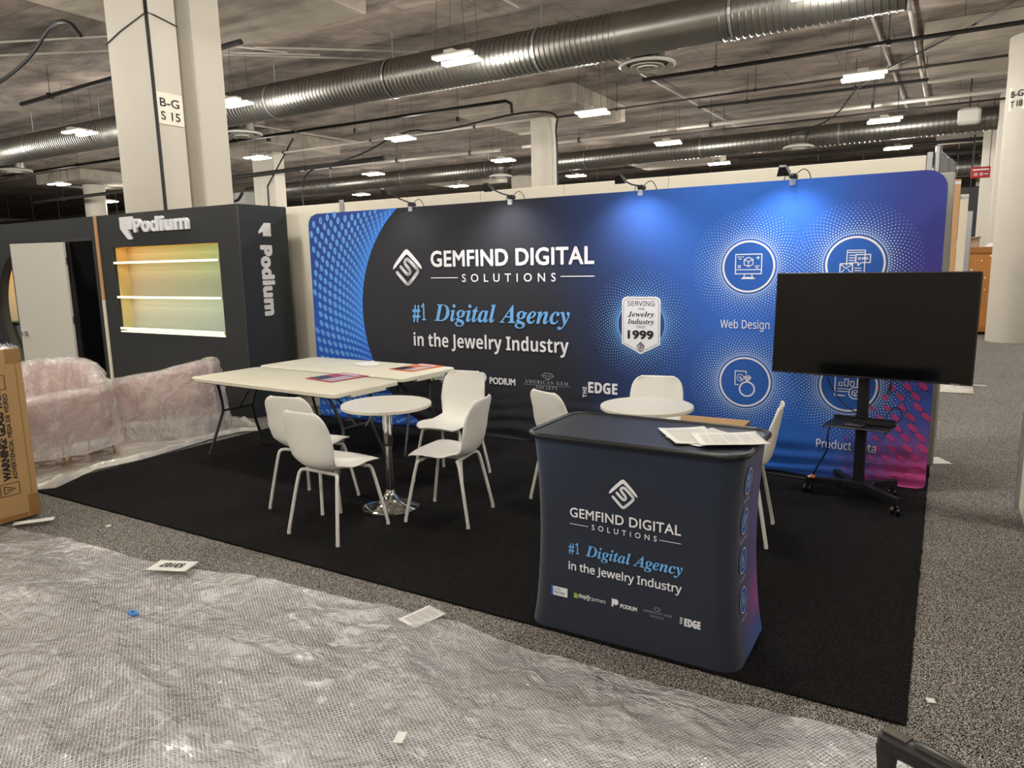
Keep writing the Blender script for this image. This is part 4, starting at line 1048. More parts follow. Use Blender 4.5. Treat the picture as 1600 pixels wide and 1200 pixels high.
b = MB(); b.box(-.93, -.88, -.3715, -.37, .706, .712); b.build('maker_plate', M_ink, ft)

# ---- things on the folding tables
def magazine(cx, cy, z, rz, w_, h_, label, c):
    t = thing('magazine', label, 'magazine', (cx, cy, z), rz, 'magazines on the folding tables')
    b = MB(); b.cbox(-w_ / 2, w_ / 2, -h_ / 2, h_ / 2, 0, .008, .001); b.build('cover', mat(c[0], c[1], .35, var=.35, nscale=18), t)
    P = Print(); P.rect(-w_ / 2 + .01, 0.0, -h_ / 2 + .02, -h_ * .05); P.build('cover_photo', mat('dark_photo_print', (66, 62, 74), .3, var=.6, nscale=30), lambda u, v, d: (u, v, .008 + d), t, world=False, off=.0006)
    P = Print(); P.rect(w_ * .02, w_ / 2 - .01, -h_ / 2 + .02, h_ * .2); P.build('cover_picture', mat('pale_photo_print', (206, 190, 186), .3, var=.5, nscale=26), lambda u, v, d: (u, v, .008 + d), t, world=False, off=.0006)
    P = Print(); P.rect(-w_ / 2 + .012, w_ / 2 - .03, h_ * .3, h_ * .36); P.rect(-w_ / 2 + .012, w_ * .2, h_ * .40, h_ * .44); P.build('headline_bar', M_wprint, lambda u, v, d: (u, v, .008 + d), t, world=False, off=.0006)
magazine(1.59, -1.34, .7490, math.radians(-10), .37, .40, 'red and pink magazine on the front folding table', ('red_cover', (186, 76, 84)))
magazine(1.87, -.575, .7490, math.radians(-8), .30, .42, 'orange magazine on the rear folding table near the backdrop', ('orange_cover', (222, 112, 60)))
def paper(label, x, y, z, w_, h_, rz, curl=.0, name='paper_sheet', lines=True, grp=None):
    t = thing(name, label, 'paper', (x, y, z), rz, grp)
    b = MB(); n = 8
    def cz(u, v): return .001 + curl * (max(0, abs(u / w_ * 2) - .4) ** 2 + .6 * max(0, v / h_ * 2 - .3) ** 2)
    for j in range(n + 1):
        for i in range(n + 1):
            u, v = w_ * (i / n - .5), h_ * (j / n - .5); b.v.append((u, v, cz(u, v)))
    for j in range(n):
        for i in range(n): k = j * (n + 1) + i; b.f.append((k, k + 1, k + n + 2, k + n + 1))
    o = b.build('sheet', M_paper, t, smooth=True, auto=False); md = o.modifiers.new('thickness', 'SOLIDIFY'); md.thickness = .0012
    if lines:
        P = Print(); v = h_ * .40; k = 0
        while v > -h_ * .40:
            x1_ = w_ * (.38 if k % 4 else .2); m_ = 8
            for i in range(m_):
                a, c = -w_ * .38 + (x1_ + w_ * .38) * i / m_, -w_ * .38 + (x1_ + w_ * .38) * (i + 1) / m_; P.rect(a, c, v, v + .0028)
            v -= h_ * .032 if k % 6 else h_ * .06; k += 1
        tag(P.build('printed_lines', mat('grey_ink', (196, 194, 190), .8), lambda u, v, d: (u, v, cz(u, v) + .0012 + d), t, world=False, off=.0006), kind='stuff')
    return t
paper('white paper lying curled on the rear folding table', 1.235, -.56, .751, .22, .28, math.radians(60), .02, lines=False)
PG = 'papers on the navy counter'
paper('white printed sheet uppermost of the papers on the navy counter', 5.21, -2.885, .945, .216, .28, math.radians(35), .012, grp=PG)
paper('white printed sheet in the middle of the papers on the navy counter', 5.28, -2.88, .941, .216, .28, math.radians(-30), .010, grp=PG)
paper('white printed sheet poking out rightmost over the navy counter rim', 5.385, -2.91, .951, .216, .28, math.radians(-62), .014, grp=PG)
paper('white printed sheet lowest of the papers on the navy counter, corner to the left', 5.235, -2.86, .938, .216, .28, math.radians(48), .008, grp=PG)

# ================================================================== TV AND CART
tv = thing('television', 'large black flat-screen television mounted on the black rolling stand', 'television', (5.706, -.595, 1.253), -.134)
tv.rotation_euler = (-.055, 0, -.134)
b = MB(); b.cbox(-.618, .618, -.012, .03, -.3525, .3525, .004); b.build('bezel', M_black, tv)
b = MB(); b.box(-.611, .611, -.0135, -.012, -.340, .3455); b.build('screen', M_screen, tv)
b = MB(); b.cbox(-.42, .42, .03, .07, -.28, .2, .015); b.build('rear_housing', M_black, tv)
b = MB(); b.box(.5, .55, -.0142, -.0132, -.349, -.344); b.build('bezel_mark', M_alu, tv)
b = MB(); b.box(-.4, .0, -.014, .0, -.3545, -.3525); b.build('bottom_glint_strip', M_chrome, tv)
st = thing('tv_stand', 'black rolling television stand with shelf and casters, in front of the blue backdrop', 'stand', (5.69, -.44, .012), -.134)
b = MB()
b.cbox(-.035, .035, -.02, .02, .10, 1.50, .004); b.build('column', M_bsteel, st)
b = MB(); b.cbox(-.10, .10, -.06, .06, .075, .125, .006); b.build('base_hub', M_bsteel, st)
for (ax, ay, bx_, by_) in ((-.04, .0, -.325, -.06), (.04, -.02, .29, -.24), (.04, .02, .19, .19), (-.04, .02, -.2, .22)):
    v = Vector((bx_ - ax, by_ - ay, 0)); L = v.length; an = math.atan2(v.y, v.x)
    M = Matrix.Translation((ax, ay, 0)) @ Matrix.Rotation(an, 4, 'Z')
    b = MB(); b.cbox(-.02, L + .02, -.022, .022, .075, .122, .004, M); b.build('base_leg', M_bsteel, st)
    E_ = M @ Vector((L, 0, 0)); b = MB(); b.tube([(E_.x, E_.y, .08), (E_.x, E_.y, .05)], .008, 8); b.cbox(E_.x - .012, E_.x + .012, E_.y - .02, E_.y + .02, .035, .062, .004)
    for sx in (-.019, .019):
        b.tube([(E_.x + sx - .008, E_.y, .029), (E_.x + sx + .008, E_.y, .029)], .029, 16)
    b.build('caster', M_rim, st, smooth=True)
b = MB(); b.cbox(-.20, .20, -.24, .06, .545, .553, .003); b.box(-.20, .20, .052, .06, .545, .575); b.box(-.2, -.193, -.22, .06, .53, .55); b.box(.193, .2, -.22, .06, .53, .55); b.build('shelf', M_bsteel, st)
b = MB(); b.cbox(-.04, .04, -.025, .025, .50, .60, .004); b.build('shelf_clamp', M_bsteel, st)
b = MB(); b.cbox(-.22, .22, -.045, -.02, 1.30, 1.36, .004); b.cbox(-.22, .22, -.045, -.02, 1.10, 1.16, .004); b.cbox(-.17, -.13, -.06, -.04, 1.02, 1.42, .004); b.cbox(.13, .17, -.06, -.04, 1.02, 1.42, .004); b.build('mount_rails', M_bsteel, st)
def local(o, p): return o.matrix_world @ Vector(p)
t = thing('power_strip', 'black power strip lying on the shelf of the television stand', 'power strip', (5.78, -.53, .566), -.1)
b = MB(); b.cbox(-.14, .13, -.022, .022, 0, .028, .005); b.build('body', M_black, t)
for k in range(4):
    b = MB(); b.cbox(-.11 + k * .055, -.08 + k * .055, -.015, .015, .028, .031, .001); b.build('socket', M_bsteel, t)
b = MB(); b.tube(smooth2([(.11, 0, .02), (.16, 0, .06), (.15, .01, .12), (.11, .02, .14), (.07, .02, .09), (.06, 0, .03)], 2), .004, 6); b.build('plug_lead', M_cable, t)
t = thing('media_box', 'small black media box on the stand shelf beside the power strip', 'electronics', (5.66, -.60, .565), -.2)
b = MB(); b.cbox(-.06, .06, -.035, .035, 0, .016, .004); b.build('case', M_black, t)
b = MB(); b.box(-.05, .05, -.0352, -.035, .004, .010); b.build('front_strip', M_gsteel, t)
cable('black cord hanging from the stand shelf down to the stand base, left side', [(5.52, -.60, .575), (5.49, -.62, .50), (5.50, -.60, .40), (5.475, -.55, .33), (5.43, -.52, .24), (5.395, -.50, .155)], .006, 2)
cable('thin black cord looping from the television bottom to the stand shelf', [(5.45, -.54, .93), (5.47, -.5, .84), (5.55, -.47, .70), (5.68, -.5, .62), (5.74, -.53, .60), (5.8, -.53, .598)], .004, 2)
cable('small black cord hook hanging below the television right part', [(5.86, -.56, .93), (5.86, -.56, .86), (5.845, -.56, .80), (5.85, -.56, .79), (5.865, -.56, .80), (5.862, -.56, .87)], .005, 2)
t = thing('cable_plug', 'small orange and white cable end resting on the left stand leg', 'plug', (5.395, -.505, .137))
b = MB(); b.cbox(-.018, .018, -.012, .012, 0, .022, .004); b.build('plug_body', mat('orange_plug', (214, 130, 84), .5), t)
b = MB(); b.cbox(-.03, -.012, -.008, .008, .0, .012, .002); b.build('plug_tip', M_paper, t)
cable('black cable lying on the carpet along the backdrop bottom', [(3.2, -.12, .02), (4.2, -.16, .02), (4.9, -.1, .02), (5.3, -.17, .022), (5.6, -.13, .02)], .007, 2)
# cardboard carton behind the right table
t = thing('cardboard_carton', 'flat brown cardboard carton edge behind the counter, below the ring icon', 'carton', (4.62, -.42, .012))
b = MB(); b.cbox(-.34, .28, -.1, .12, 0, .46, .004); b.build('carton_body', M_card, t)
b = MB(); b.box(-.34, .28, -.13, -.1, .452, .458); b.build('flap', M_card, t)
P = Print()
for k in range(9): P.rect(.02 + .022 * k, .036 + .022 * k, .425, .433)
tag(P.build('printed_lines', M_ink, lambda u, v, d: (u, -.1 - d, v), t, world=False, off=.001), kind='stuff')
#@@LEFT
# ================================================================== DARK KIOSK WITH LIT NICHE (left)
KX0, KX1, KY, KH = -3.36, -.64, -.45, 2.42
ks = thing('display_kiosk', 'dark charcoal display kiosk with lit niche shelves and raised white lettering, left of the tables', 'kiosk', ((KX0 + KX1) / 2, KY, 0))
NX0, NX1, NZ0, NZ1, ND = -3.07, -1.01, .945, 2.015, .17
for a in ((KX0, KX1, 0, NZ0), (KX0, KX1, NZ1, KH), (KX0, NX0, NZ0, NZ1), (NX1, KX1, NZ0, NZ1)):
    b = MB(); b.box(a[0], a[1], KY, KY + .03, a[2], a[3]); b.build('front_panel', M_booth, ks, world=True)
b = MB(); b.box(KX1 - .03, KX1, KY + .03, .245, 0, KH); b.build('side_panel', M_boothside, ks, world=True)
b = MB(); b.box(KX1 - .012, KX1 + .004, KY - .004, KY + .012, 0, KH); b.build('corner_trim', M_gsteel, ks, world=True)
b = MB(); b.box(KX0, KX1 - .03, .215, .245, 0, KH); b.build('rear_panel', M_booth, ks, world=True)
b = MB(); b.box(KX0 + .03, KX1 - .03, KY + .03, .215, KH - .03, KH - .005); b.build('roof_panel', M_booth, ks, world=True)
b = MB(); b.box(KX0, KX0 + .03, KY + .03, .215, 0, KH); b.build('side_panel', M_booth, ks, world=True)
for z in (.42,):
    pass
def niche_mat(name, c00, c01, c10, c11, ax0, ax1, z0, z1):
    """gradient across a panel, with the niche lighting painted into its base colour"""
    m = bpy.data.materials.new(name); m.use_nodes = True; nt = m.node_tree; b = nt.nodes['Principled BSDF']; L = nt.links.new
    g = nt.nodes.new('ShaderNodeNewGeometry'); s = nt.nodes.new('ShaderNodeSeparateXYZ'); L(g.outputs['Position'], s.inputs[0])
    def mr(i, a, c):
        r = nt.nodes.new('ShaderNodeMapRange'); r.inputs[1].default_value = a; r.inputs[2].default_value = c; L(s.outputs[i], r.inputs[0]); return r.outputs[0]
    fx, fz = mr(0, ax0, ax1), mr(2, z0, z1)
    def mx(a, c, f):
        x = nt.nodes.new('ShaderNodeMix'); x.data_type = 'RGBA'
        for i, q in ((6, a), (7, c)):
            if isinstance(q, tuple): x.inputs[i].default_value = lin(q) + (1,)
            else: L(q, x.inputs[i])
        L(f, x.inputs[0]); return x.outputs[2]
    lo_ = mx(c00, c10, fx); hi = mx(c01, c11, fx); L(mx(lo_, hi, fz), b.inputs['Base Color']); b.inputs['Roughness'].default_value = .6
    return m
MN = niche_mat('niche_painted_light', (216, 216, 196), (206, 158, 88), (186, 198, 194), (140, 160, 92), NX0, NX1, NZ0, NZ1)  # warm niche light painted into the back panel colour, deeper towards the top
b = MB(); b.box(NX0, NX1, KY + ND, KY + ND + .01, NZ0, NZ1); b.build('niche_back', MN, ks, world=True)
MNS = niche_mat('niche_side_painted_light', (232, 216, 160), (238, 190, 106), (232, 216, 160), (238, 190, 106), NX0, NX1, NZ0, NZ1)  # sides and lining carry the same warm light in their base colour
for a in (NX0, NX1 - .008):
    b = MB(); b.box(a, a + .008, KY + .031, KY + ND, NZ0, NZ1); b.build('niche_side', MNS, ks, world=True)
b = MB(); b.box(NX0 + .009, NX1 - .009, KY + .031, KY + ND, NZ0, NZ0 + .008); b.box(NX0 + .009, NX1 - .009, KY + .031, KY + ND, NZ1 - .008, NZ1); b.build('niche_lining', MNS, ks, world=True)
M_shelf = mat('glass_edge_shelf', (216, 226, 200), .25, var=.03)
for z in (1.82, 1.385, .985):
    b = MB(); b.box(NX0 + .01, NX1 - .01, KY - .012, KY + ND - .01, z - .012, z + .003); sh = b.build('shelf', M_shelf, ks, world=True)
    b = MB(); b.box(NX0 + .01, NX1 - .01, KY - .017, KY - .0125, z - .016, z + .010)
    L_ = ks.location; b.v = [(p[0] - L_.x, p[1] - L_.y, p[2] - L_.z) for p in b.v]; b.build('light_strip', M_led, sh)
b = MB(); b.box(NX0, NX1, KY - .008, KY - .001, NZ0 - .012, NZ0 + .004); b.build('niche_sill', M_led, ks, world=True)
for z in (1.78, 1.35, .96, 1.99):
    l = bpy.data.lights.new('shelf_light', 'AREA'); l.shape = 'RECTANGLE'; l.size = 1.9; l.size_y = .02; l.energy = .8; l.color = (1, .97, .80)
    lo = bpy.data.objects.new('shelf_light', l); COL.objects.link(lo); lo.location = (2.0 - 4.04, KY + .035, z); lo.rotation_euler = (math.radians(55), 0, 0)
# raised letters
V, F_ = text2d('Podium', 'bold')
def raised(s, x0, x1, y, cap, f, F, depth, emb=.0):
    V, Fc = text2d(s, f); a, c = min(p[0] for p in V), max(p[0] for p in V); ch = capheight(f); b = MB()
    W = [(x0 + (u - a) / (c - a) * (x1 - x0), y + v / ch * cap) for u, v in V]
    from collections import Counter
    offs = [(0, 0)] if not emb else [(emb * math.cos(q), emb * math.sin(q)) for q in (0, PI / 2, PI, 3 * PI / 2)]
    for kk, (ox, oy) in enumerate(offs):
        n = len(b.v); m_ = len(W)
        b.v += [F(p[0] + ox, p[1] + oy, depth + .0004 * kk) for p in W] + [F(p[0] + ox, p[1] + oy, 0) for p in W]
        ed = Counter()
        for fc in Fc:
            for i in range(len(fc)): ed[(fc[i], fc[(i + 1) % len(fc)])] += 1
        b.f += [tuple(i + n for i in fc) for fc in Fc]
        for (i, j) in list(ed):
            if (j, i) not in ed: b.f.append((i + n, i + n + m_, j + n + m_, j + n))
    return b
FK = lambda u, v, d: (u, KY - .001 - d, v)
raised('Podium', -2.53, -1.48, 2.185, .155, 'bold', FK, .035, .005).build('raised_lettering', M_wprint, ks, world=True)
b = MB()
b.prism([(-2.81, 2.375), (-2.81, 2.235), (-2.70, 2.13), (-2.66, 2.10), (-2.60, 2.10), (-2.66, 2.22), (-2.57, 2.22), (-2.57, 2.375)], 0, .035, lambda a, c, d: FK(a, c, d))
b.build('raised_emblem', M_wprint, ks, world=True)
FKS = lambda u, v, d: (KX1 + d, u, v)
P = Print()
put_text(P, 'Podium', -.19, .62, 1.975, .155, 'bold', offset=.05, rot=(-.19, 1.975, -PI / 2))
P.v = [(p[0] + .02,) + tuple(p[1:]) for p in P.v]
tag(P.build('side_lettering', M_wprint, FKS, ks), kind='stuff')
P = Print(); P.poly([(-.005, 2.075), (-.005, 2.225), (-.1, 2.225), (-.185, 2.13), (-.185, 2.10), (-.125, 2.125), (-.125, 2.075)]); P.build('side_emblem', M_wprint, FKS, ks)
# fine wave lines printed on the kiosk
P = Print()
for k in range(26):
    z0 = .05 + k * .034; pts = [(x_, z0 + .035 * math.sin(x_ * 5 + k * .12) + .08 * (x_ + 2) * .3) for x_ in np.linspace(KX0 + .35, KX1 - .06, 20)]
    pts = [p for p in pts if p[1] > .02 and p[1] < .93]
    if len(pts) > 1: P.stroke(pts, .0035)
tag(P.build('wave_lines', mat('wave_line_print', (50, 52, 54), .7), FK, ks, off=.0008), kind='stuff')
P = Print()
for k in range(40):
    z0 = .05 + k * .03; pts = [(y_, z0 + .02 * math.sin(y_ * 9 + k * .15) + .12 * y_) for y_ in np.linspace(KY + .03, .23, 12)]
    P.stroke([p for p in pts if .02 < p[1] < 1.15] or [(0, .1), (.01, .1)], .003)
tag(P.build('wave_lines', mat('side_line_print', (54, 62, 70), .7), FKS, ks, off=.0008), kind='stuff')
b_ = 0
# cove trim between kiosk and next booth wall
t = thing('edge_strip', 'tall wood and cream edge strip between the dark kiosk and the dark doorway wall', 'trim strip', (-3.395, KY, 0))
b = MB(); b.box(-.025, .025, -.012, .03, 1.35, 2.43); b.build('wood_section', M_orange, t)
b = MB(); b.box(-.025, .025, -.012, .03, 0, 1.345); b.build('cream_section', M_cream, t)
# dark booth wall with doorway and round opening
dw = thing('booth_wall', 'long charcoal booth wall with a doorway and big round lit opening, far left', 'partition wall', (-5, KY + .0, 0))
M_dwall = M_booth
DX0, DX1, DZ = -4.22, -3.52, 2.145
b = MB(); b.box(DX1, -3.425, KY, KY + .08, 0, KH); b.build('wall_panel', M_dwall, dw, world=True)
b = MB(); b.box(-4.30, DX1, KY, KY + .08, DZ, KH); b.build('wall_panel', M_dwall, dw, world=True)
b = MB(); b.box(-4.30, DX0, KY, KY + .08, 0, DZ); b.build('wall_panel', M_dwall, dw, world=True)
b = MB(); b.box(DX0, DX0 + .03, KY - .01, KY + .09, 0, DZ); b.box(DX0 + .03, DX1, KY - .01, KY + .09, DZ - .03, DZ); b.build('door_frame', M_gsteel, dw, world=True)
for k in range(5):
    b = MB(); b.lathe([(.008, 0), (.008, .006)], 8, (0, 0, 0)); b.v = [(DX0 + .075 + p[0], KY - .012 - p[2], .75 + k * .33 + p[1]) for p in b.v]; b.build('screw', M_alu, dw, world=True)
b = MB(); b.box(DX0 + .03, DX0 + .16, KY - .005, KY + .0, 0, DZ - .03); b.build('jamb_panel', M_black, dw, world=True)
b = MB(); b.box(-4.32, DX1 + .1, KY + .55, KY + .58, 0, KH); b.box(-4.32, -4.29, KY + .1, KY + .55, 0, KH); b.build('doorway_blackout', M_black, dw, world=True)  # black panels added to block the lit alcove so the opening stays dark
# wall with the round opening, built around the circle
ccx, ccz, cr = -5.19, 1.17, .91
b = MB(); wx0, wx1 = -9.5, -4.30; N = 72; I = []; O = []
for k in range(N):
    a = 2 * PI * k / N; dx, dz = math.cos(a), math.sin(a)
    I.append((ccx + cr * dx, ccz + cr * dz))
    tx = ((wx1 - ccx) / dx if dx > 1e-6 else ((ccx - .95 - ccx) / dx if dx < -1e-6 else 1e9)); tz = ((KH - ccz) / dz if dz > 1e-6 else ((0 - ccz) / dz if dz < -1e-6 else 1e9))
    tt = min(tx, tz); O.append((ccx + dx * tt, ccz + dz * tt))
yf, yb = KY, KY + .1
vs = []
for q in (I, O):
    for y in (yf, yb): vs += [(x, y, z) for x, z in q]
b.add(vs, [])
for k in range(N):
    l = (k + 1) % N; b.f += [(k, l, 2 * N + l, 2 * N + k), (N + k, 3 * N + k, 3 * N + l, N + l), (k, N + k, N + l, l)]
for cx_, cz_ in ((wx1, KH), (wx1, 0), (ccx - .95, 0), (ccx - .95, KH)):
    pass
o = b.build('wall_panel', M_dwall, dw, world=True)
b = MB(); b.box(wx0, ccx - .949, KY, KY + .1, 0, KH)
# corner fill pieces
for sx, ex in ((1, wx1), (-1, ccx - .95)):
    for ez in (KH, 0):
        pts = [(x, z) for x, z in O if abs(x - ex) < .25 and abs(z - ez) < .25]
b.build('wall_panel', M_dwall, dw, world=True)
b = MB(); Rg = []
for k in range(N): a = 2 * PI * k / N; Rg.append((ccx + (cr + .0) * math.cos(a), KY - .008, ccz + (cr + .0) * math.sin(a)))
b.tube(Rg, .014, 8, closed=True); b.build('opening_rim', M_black, dw, world=True, smooth=True)
# lit alcove behind the round opening
MA = niche_mat('alcove_painted_light', (222, 226, 214), (232, 178, 104), (222, 226, 214), (236, 200, 130), -6.3, -4.3, .9, 2.1)  # warm alcove light painted into the wall colour, pale below and orange above
al = thing('lit_alcove', 'warm-lit cream alcove seen through the round opening at far left', 'alcove', (-5.2, .3, 0))
b = MB(); b.box(-6.6, -4.3, .35, .4, 0, KH); b.build('back_panel', MA, al, world=True)
b = MB(); b.box(-6.65, -6.6, KY + .11, .4, 0, KH); b.build('side_panel', MA, al, world=True)
b = MB(); b.box(-6.6, -4.3, KY + .11, .35, KH - .05, KH); b.build('roof_panel', M_cream, al, world=True)
l = bpy.data.lights.new('alcove_light', 'AREA'); l.shape = 'RECTANGLE'; l.size = 1.8; l.size_y = .1; l.energy = 16; l.color = (1, .84, .55)
lo = bpy.data.objects.new('alcove_light', l); COL.objects.link(lo); lo.location = (-5.3, -.05, 2.33)
sk = thing('alcove_counter', 'black counter top on a pale green cabinet inside the round opening', 'counter', (-5.45, .05, 0))
b = MB(); b.cbox(-1.1, 1.1, -.34, .28, .93, .965, .005); b.build('countertop', M_black, sk)
b = MB(); b.cbox(-1.08, 1.08, -.31, .28, 0, .93, .005); b.build('cabinet', mat('pale_green_cabinet', (190, 206, 198), .5), sk)
t = thing('tissue_box', 'pale blue and white tissue box on the black alcove counter', 'tissue box', (-6.05, -.12, .966))
b = MB(); b.cbox(-.16, .16, -.07, .07, 0, .12, .006); b.build('carton', mat('pale_blue_carton', (206, 222, 226), .6, var=.1, nscale=9), t)
b = MB(); b.box(-.1, .1, -.0712, -.07, .03, .07); b.build('side_print', mat('teal_print', (110, 164, 186), .6), t)
b = MB(); b.add([(-.05, 0, .119), (.05, .01, .119), (.06, .03, .17), (.0, 0, .19), (-.05, .02, .16)], [(0, 1, 2, 3, 4)]); b.build('tissue', M_paper, t)
# the open pale door
hx, hy, fx_, fy_ = -4.10, -.50, -4.98, -.74
L = math.hypot(fx_ - hx, fy_ - hy); an = math.atan2(fy_ - hy, fx_ - hx)
dr = thing('open_door', 'pale grey door standing open in front of the round opening, chrome knob', 'door', (hx, hy, .01), an)
b = MB(); b.cbox(0, L, -.02, .02, 0, 2.10, .002); b.build('door_leaf', M_door, dr)
b = MB(); b.box(L, L + .012, -.022, .022, 0, 2.10); b.build('edge_strip', M_gsteel, dr)
b = MB(); b.lathe([(.034, 0), (.034, .008), (.014, .012), (.014, .04), (.026, .05), (.030, .062), (.024, .078), (.0, .082)], 24); b.v = [(L - .10 + p[0], .02 + p[2], .87 + p[1]) for p in b.v]; b.build('door_knob', M_chrome, dr, smooth=True)
for z in (.25, 1.05, 1.85):
    b = MB(); b.tube([(-.012, .0, z - .05), (-.012, .0, z + .05)], .008, 8); b.build('hinge', M_gsteel, dr)

# ================================================================== PINK SOFAS UNDER FILM
def superU(W, D, r, n=10):
    """path of a U: near side (+x) front -> back right corner -> far side"""
    pts = []
    for k in range(n): pts.append((W / 2, -D / 2 + (D - r) * k / n))
    for k in range(n + 1): q = PI / 2 * k / n; pts.append((W / 2 - r + r * math.cos(q), D / 2 - r + r * math.sin(q)))
    for k in range(1, n): pts.append((W / 2 - r - (W - 2 * r) * k / n, D / 2))
    for k in range(n + 1): q = PI / 2 + PI / 2 * k / n; pts.append((-W / 2 + r + r * math.cos(q), D / 2 - r + r * math.sin(q)))
    for k in range(1, n + 1): pts.append((-W / 2, D / 2 - r - (D - r) * k / n))
    return pts
def loft(path, prof_fn, closed_prof=True):
    b = MB(); N = len(path); m_ = None
    for i, (x, y) in enumerate(path):
        a, c = path[max(0, i - 1)], path[min(N - 1, i + 1)]; tx, ty = c[0] - a[0], c[1] - a[1]; l = math.hypot(tx, ty); nx, ny = ty / l, -tx / l
        pr = prof_fn(i / (N - 1)); m_ = len(pr)
        for (o_, z) in pr: b.v.append((x + nx * o_, y + ny * o_, z))
    for i in range(N - 1):
        for k in range(m_ if closed_prof else m_ - 1): l = (k + 1) % m_; b.f.append((i * m_ + k, (i + 1) * m_ + k, (i + 1) * m_ + l, i * m_ + l))
    if closed_prof: b.f.append(tuple(reversed(range(m_)))); b.f.append(tuple(range((N - 1) * m_, N * m_)))
    b.f = [tuple(reversed(f)) for f in b.f]
    return b
def sofa(name_label, cx, cy, rz, W, D, hfn, legs, filmz, film_label, seed, bulge=.02):
    t = thing('tub_sofa', name_label, 'sofa', (cx, cy, 0), rz, 'pink tub sofas under clear film')
    path = superU(W, D, .30)
    th = .11
    def prof(s):
        h = hfn(s); return [(-th, .24), (-th - .005, h - .05), (-th * .8, h - .012), (-th * .5, h), (-th * .2, h - .012), (.0, h - .05), (-.012 + bulge, (h + .2) / 2), (-.01, .22)]
    b = loft(path, prof); b.build('back_shell', M_velvet, t, smooth=True, auto=False)
    b = MB(); b.cbox(-W / 2 + .10, W / 2 - .10, -D / 2 + .02, D / 2 - .10, .26, .45, .035); b.build('seat_cushion', M_velvet, t, smooth=True)
    b = MB(); b.cbox(-W / 2 + .03, W / 2 - .03, -D / 2 + .03, D / 2 - .03, .20, .27, .02); b.build('seat_base', M_velvet, t)
    for (x, y) in legs:
        b = MB(); q = 1.04; b.tube([(x, y, .21), (x * q, y * q, .004)], [.013, .009], 10); b.build('leg', M_gold, t, smooth=True)
    # loose film over the sofa: a thing of its own
    f = thing('dust_cover', film_label, 'plastic cover', (cx, cy, 0), rz, 'clear film covers on the pink sofas')
    path2 = superU(W, D, .30, 34); Np = len(path2)
    b = MB(); NP = 30
    outs = []
    for i, (x, y) in enumerate(path2):
        a, c = path2[max(0, i - 1)], path2[min(Np - 1, i + 1)]; tx, ty = c[0] - a[0], c[1] - a[1]; l = math.hypot(tx, ty); nx, ny = ty / l, -tx / l
        s = i / (Np - 1); h = hfn(s) + .012; zb = filmz(s)
        for k in range(NP + 1):
            q = k / NP
            if q < .62: z = zb + (h - zb) * (q / .62); o_ = .045 + .07 * (1 - q / .62) ** 2 * (1 if zb < .1 else .35)
            elif q < .74: w_ = (q - .62) / .12; z = h + .012 + .022 * math.sin(PI * w_); o_ = .045 - (th + .07) * w_
            else: w_ = (q - .74) / .26; z = h - (h - .47) * w_; o_ = -th - .022 - .05 * w_
            p = Vector((x * 3 + seed, y * 3, z * 3)); nn = noise.noise(p) + .6 * noise.noise(p * 2.7)
            rdg = (1 - abs(noise.noise(Vector((s * 13 + seed, z * 1.4 + s * 4, seed))))) ** 9
            o2 = o_ + .014 * nn + .040 * rdg * (1 - .4 * (q > .6)); o2 = max(o2, bulge + .012) if q < .6 else o2; z2 = z + .014 * noise.noise(p * 1.9 + Vector((9, 9, 9)))
            b.v.append((x + nx * o2, y + ny * o2, max(.012, z2)))
    for i in range(Np - 1):
        for k in range(NP): n_ = i * (NP + 1) + k; b.f.append((n_, n_ + NP + 1, n_ + NP + 2, n_ + 1))
    # film over the seat
    n0 = len(b.v); G = 12
    for i in range(G + 1):
        for j in range(G + 1):
            x, y = (-W / 2 + .15) + (W - .3) * i / G, (-D / 2) + (D - .15) * j / G; b.v.append((x, y, .475 + .02 * noise.noise((x * 6, y * 6, seed))))
    for i in range(G):
        for j in range(G): n_ = n0 + i * (G + 1) + j; b.f.append((n_, n_ + G + 1, n_ + G + 2, n_ + 1))
    b.build('film_drape', M_wrap, f, smooth=True, auto=False)
    return t
def hA(s): return .64 + .22 * sm(.30, .62, s)
sofa('pink velvet tub sofa under clear film, left one beside the cardboard box', -.83, -2.62, 0, .86, 1.05, hA,
     [(.33, .42), (.33, -.02), (.04, .36), (-.30, .36), (-.3, -.4)], lambda s: .17 - .05 * math.sin(s * 9), 'clear plastic dust cover wrapped around the left pink sofa', 1.3)
def hB(s): return .62 + .12 * sm(.0, .30, s) - .28 * sm(.40, .62, s)
rB = math.atan2(.73, .52)  # along the back
sofa('pink velvet tub sofa under clear film, right one beside the folding table', -.93, -1.31, math.radians(-34.8), .74, .98, hB,
     [(.3, .4), (.3, -.4), (-.3, .4), (-.3, -.4)], lambda s: .02, 'clear plastic dust cover reaching the floor over the right pink sofa', 6.1, .03)

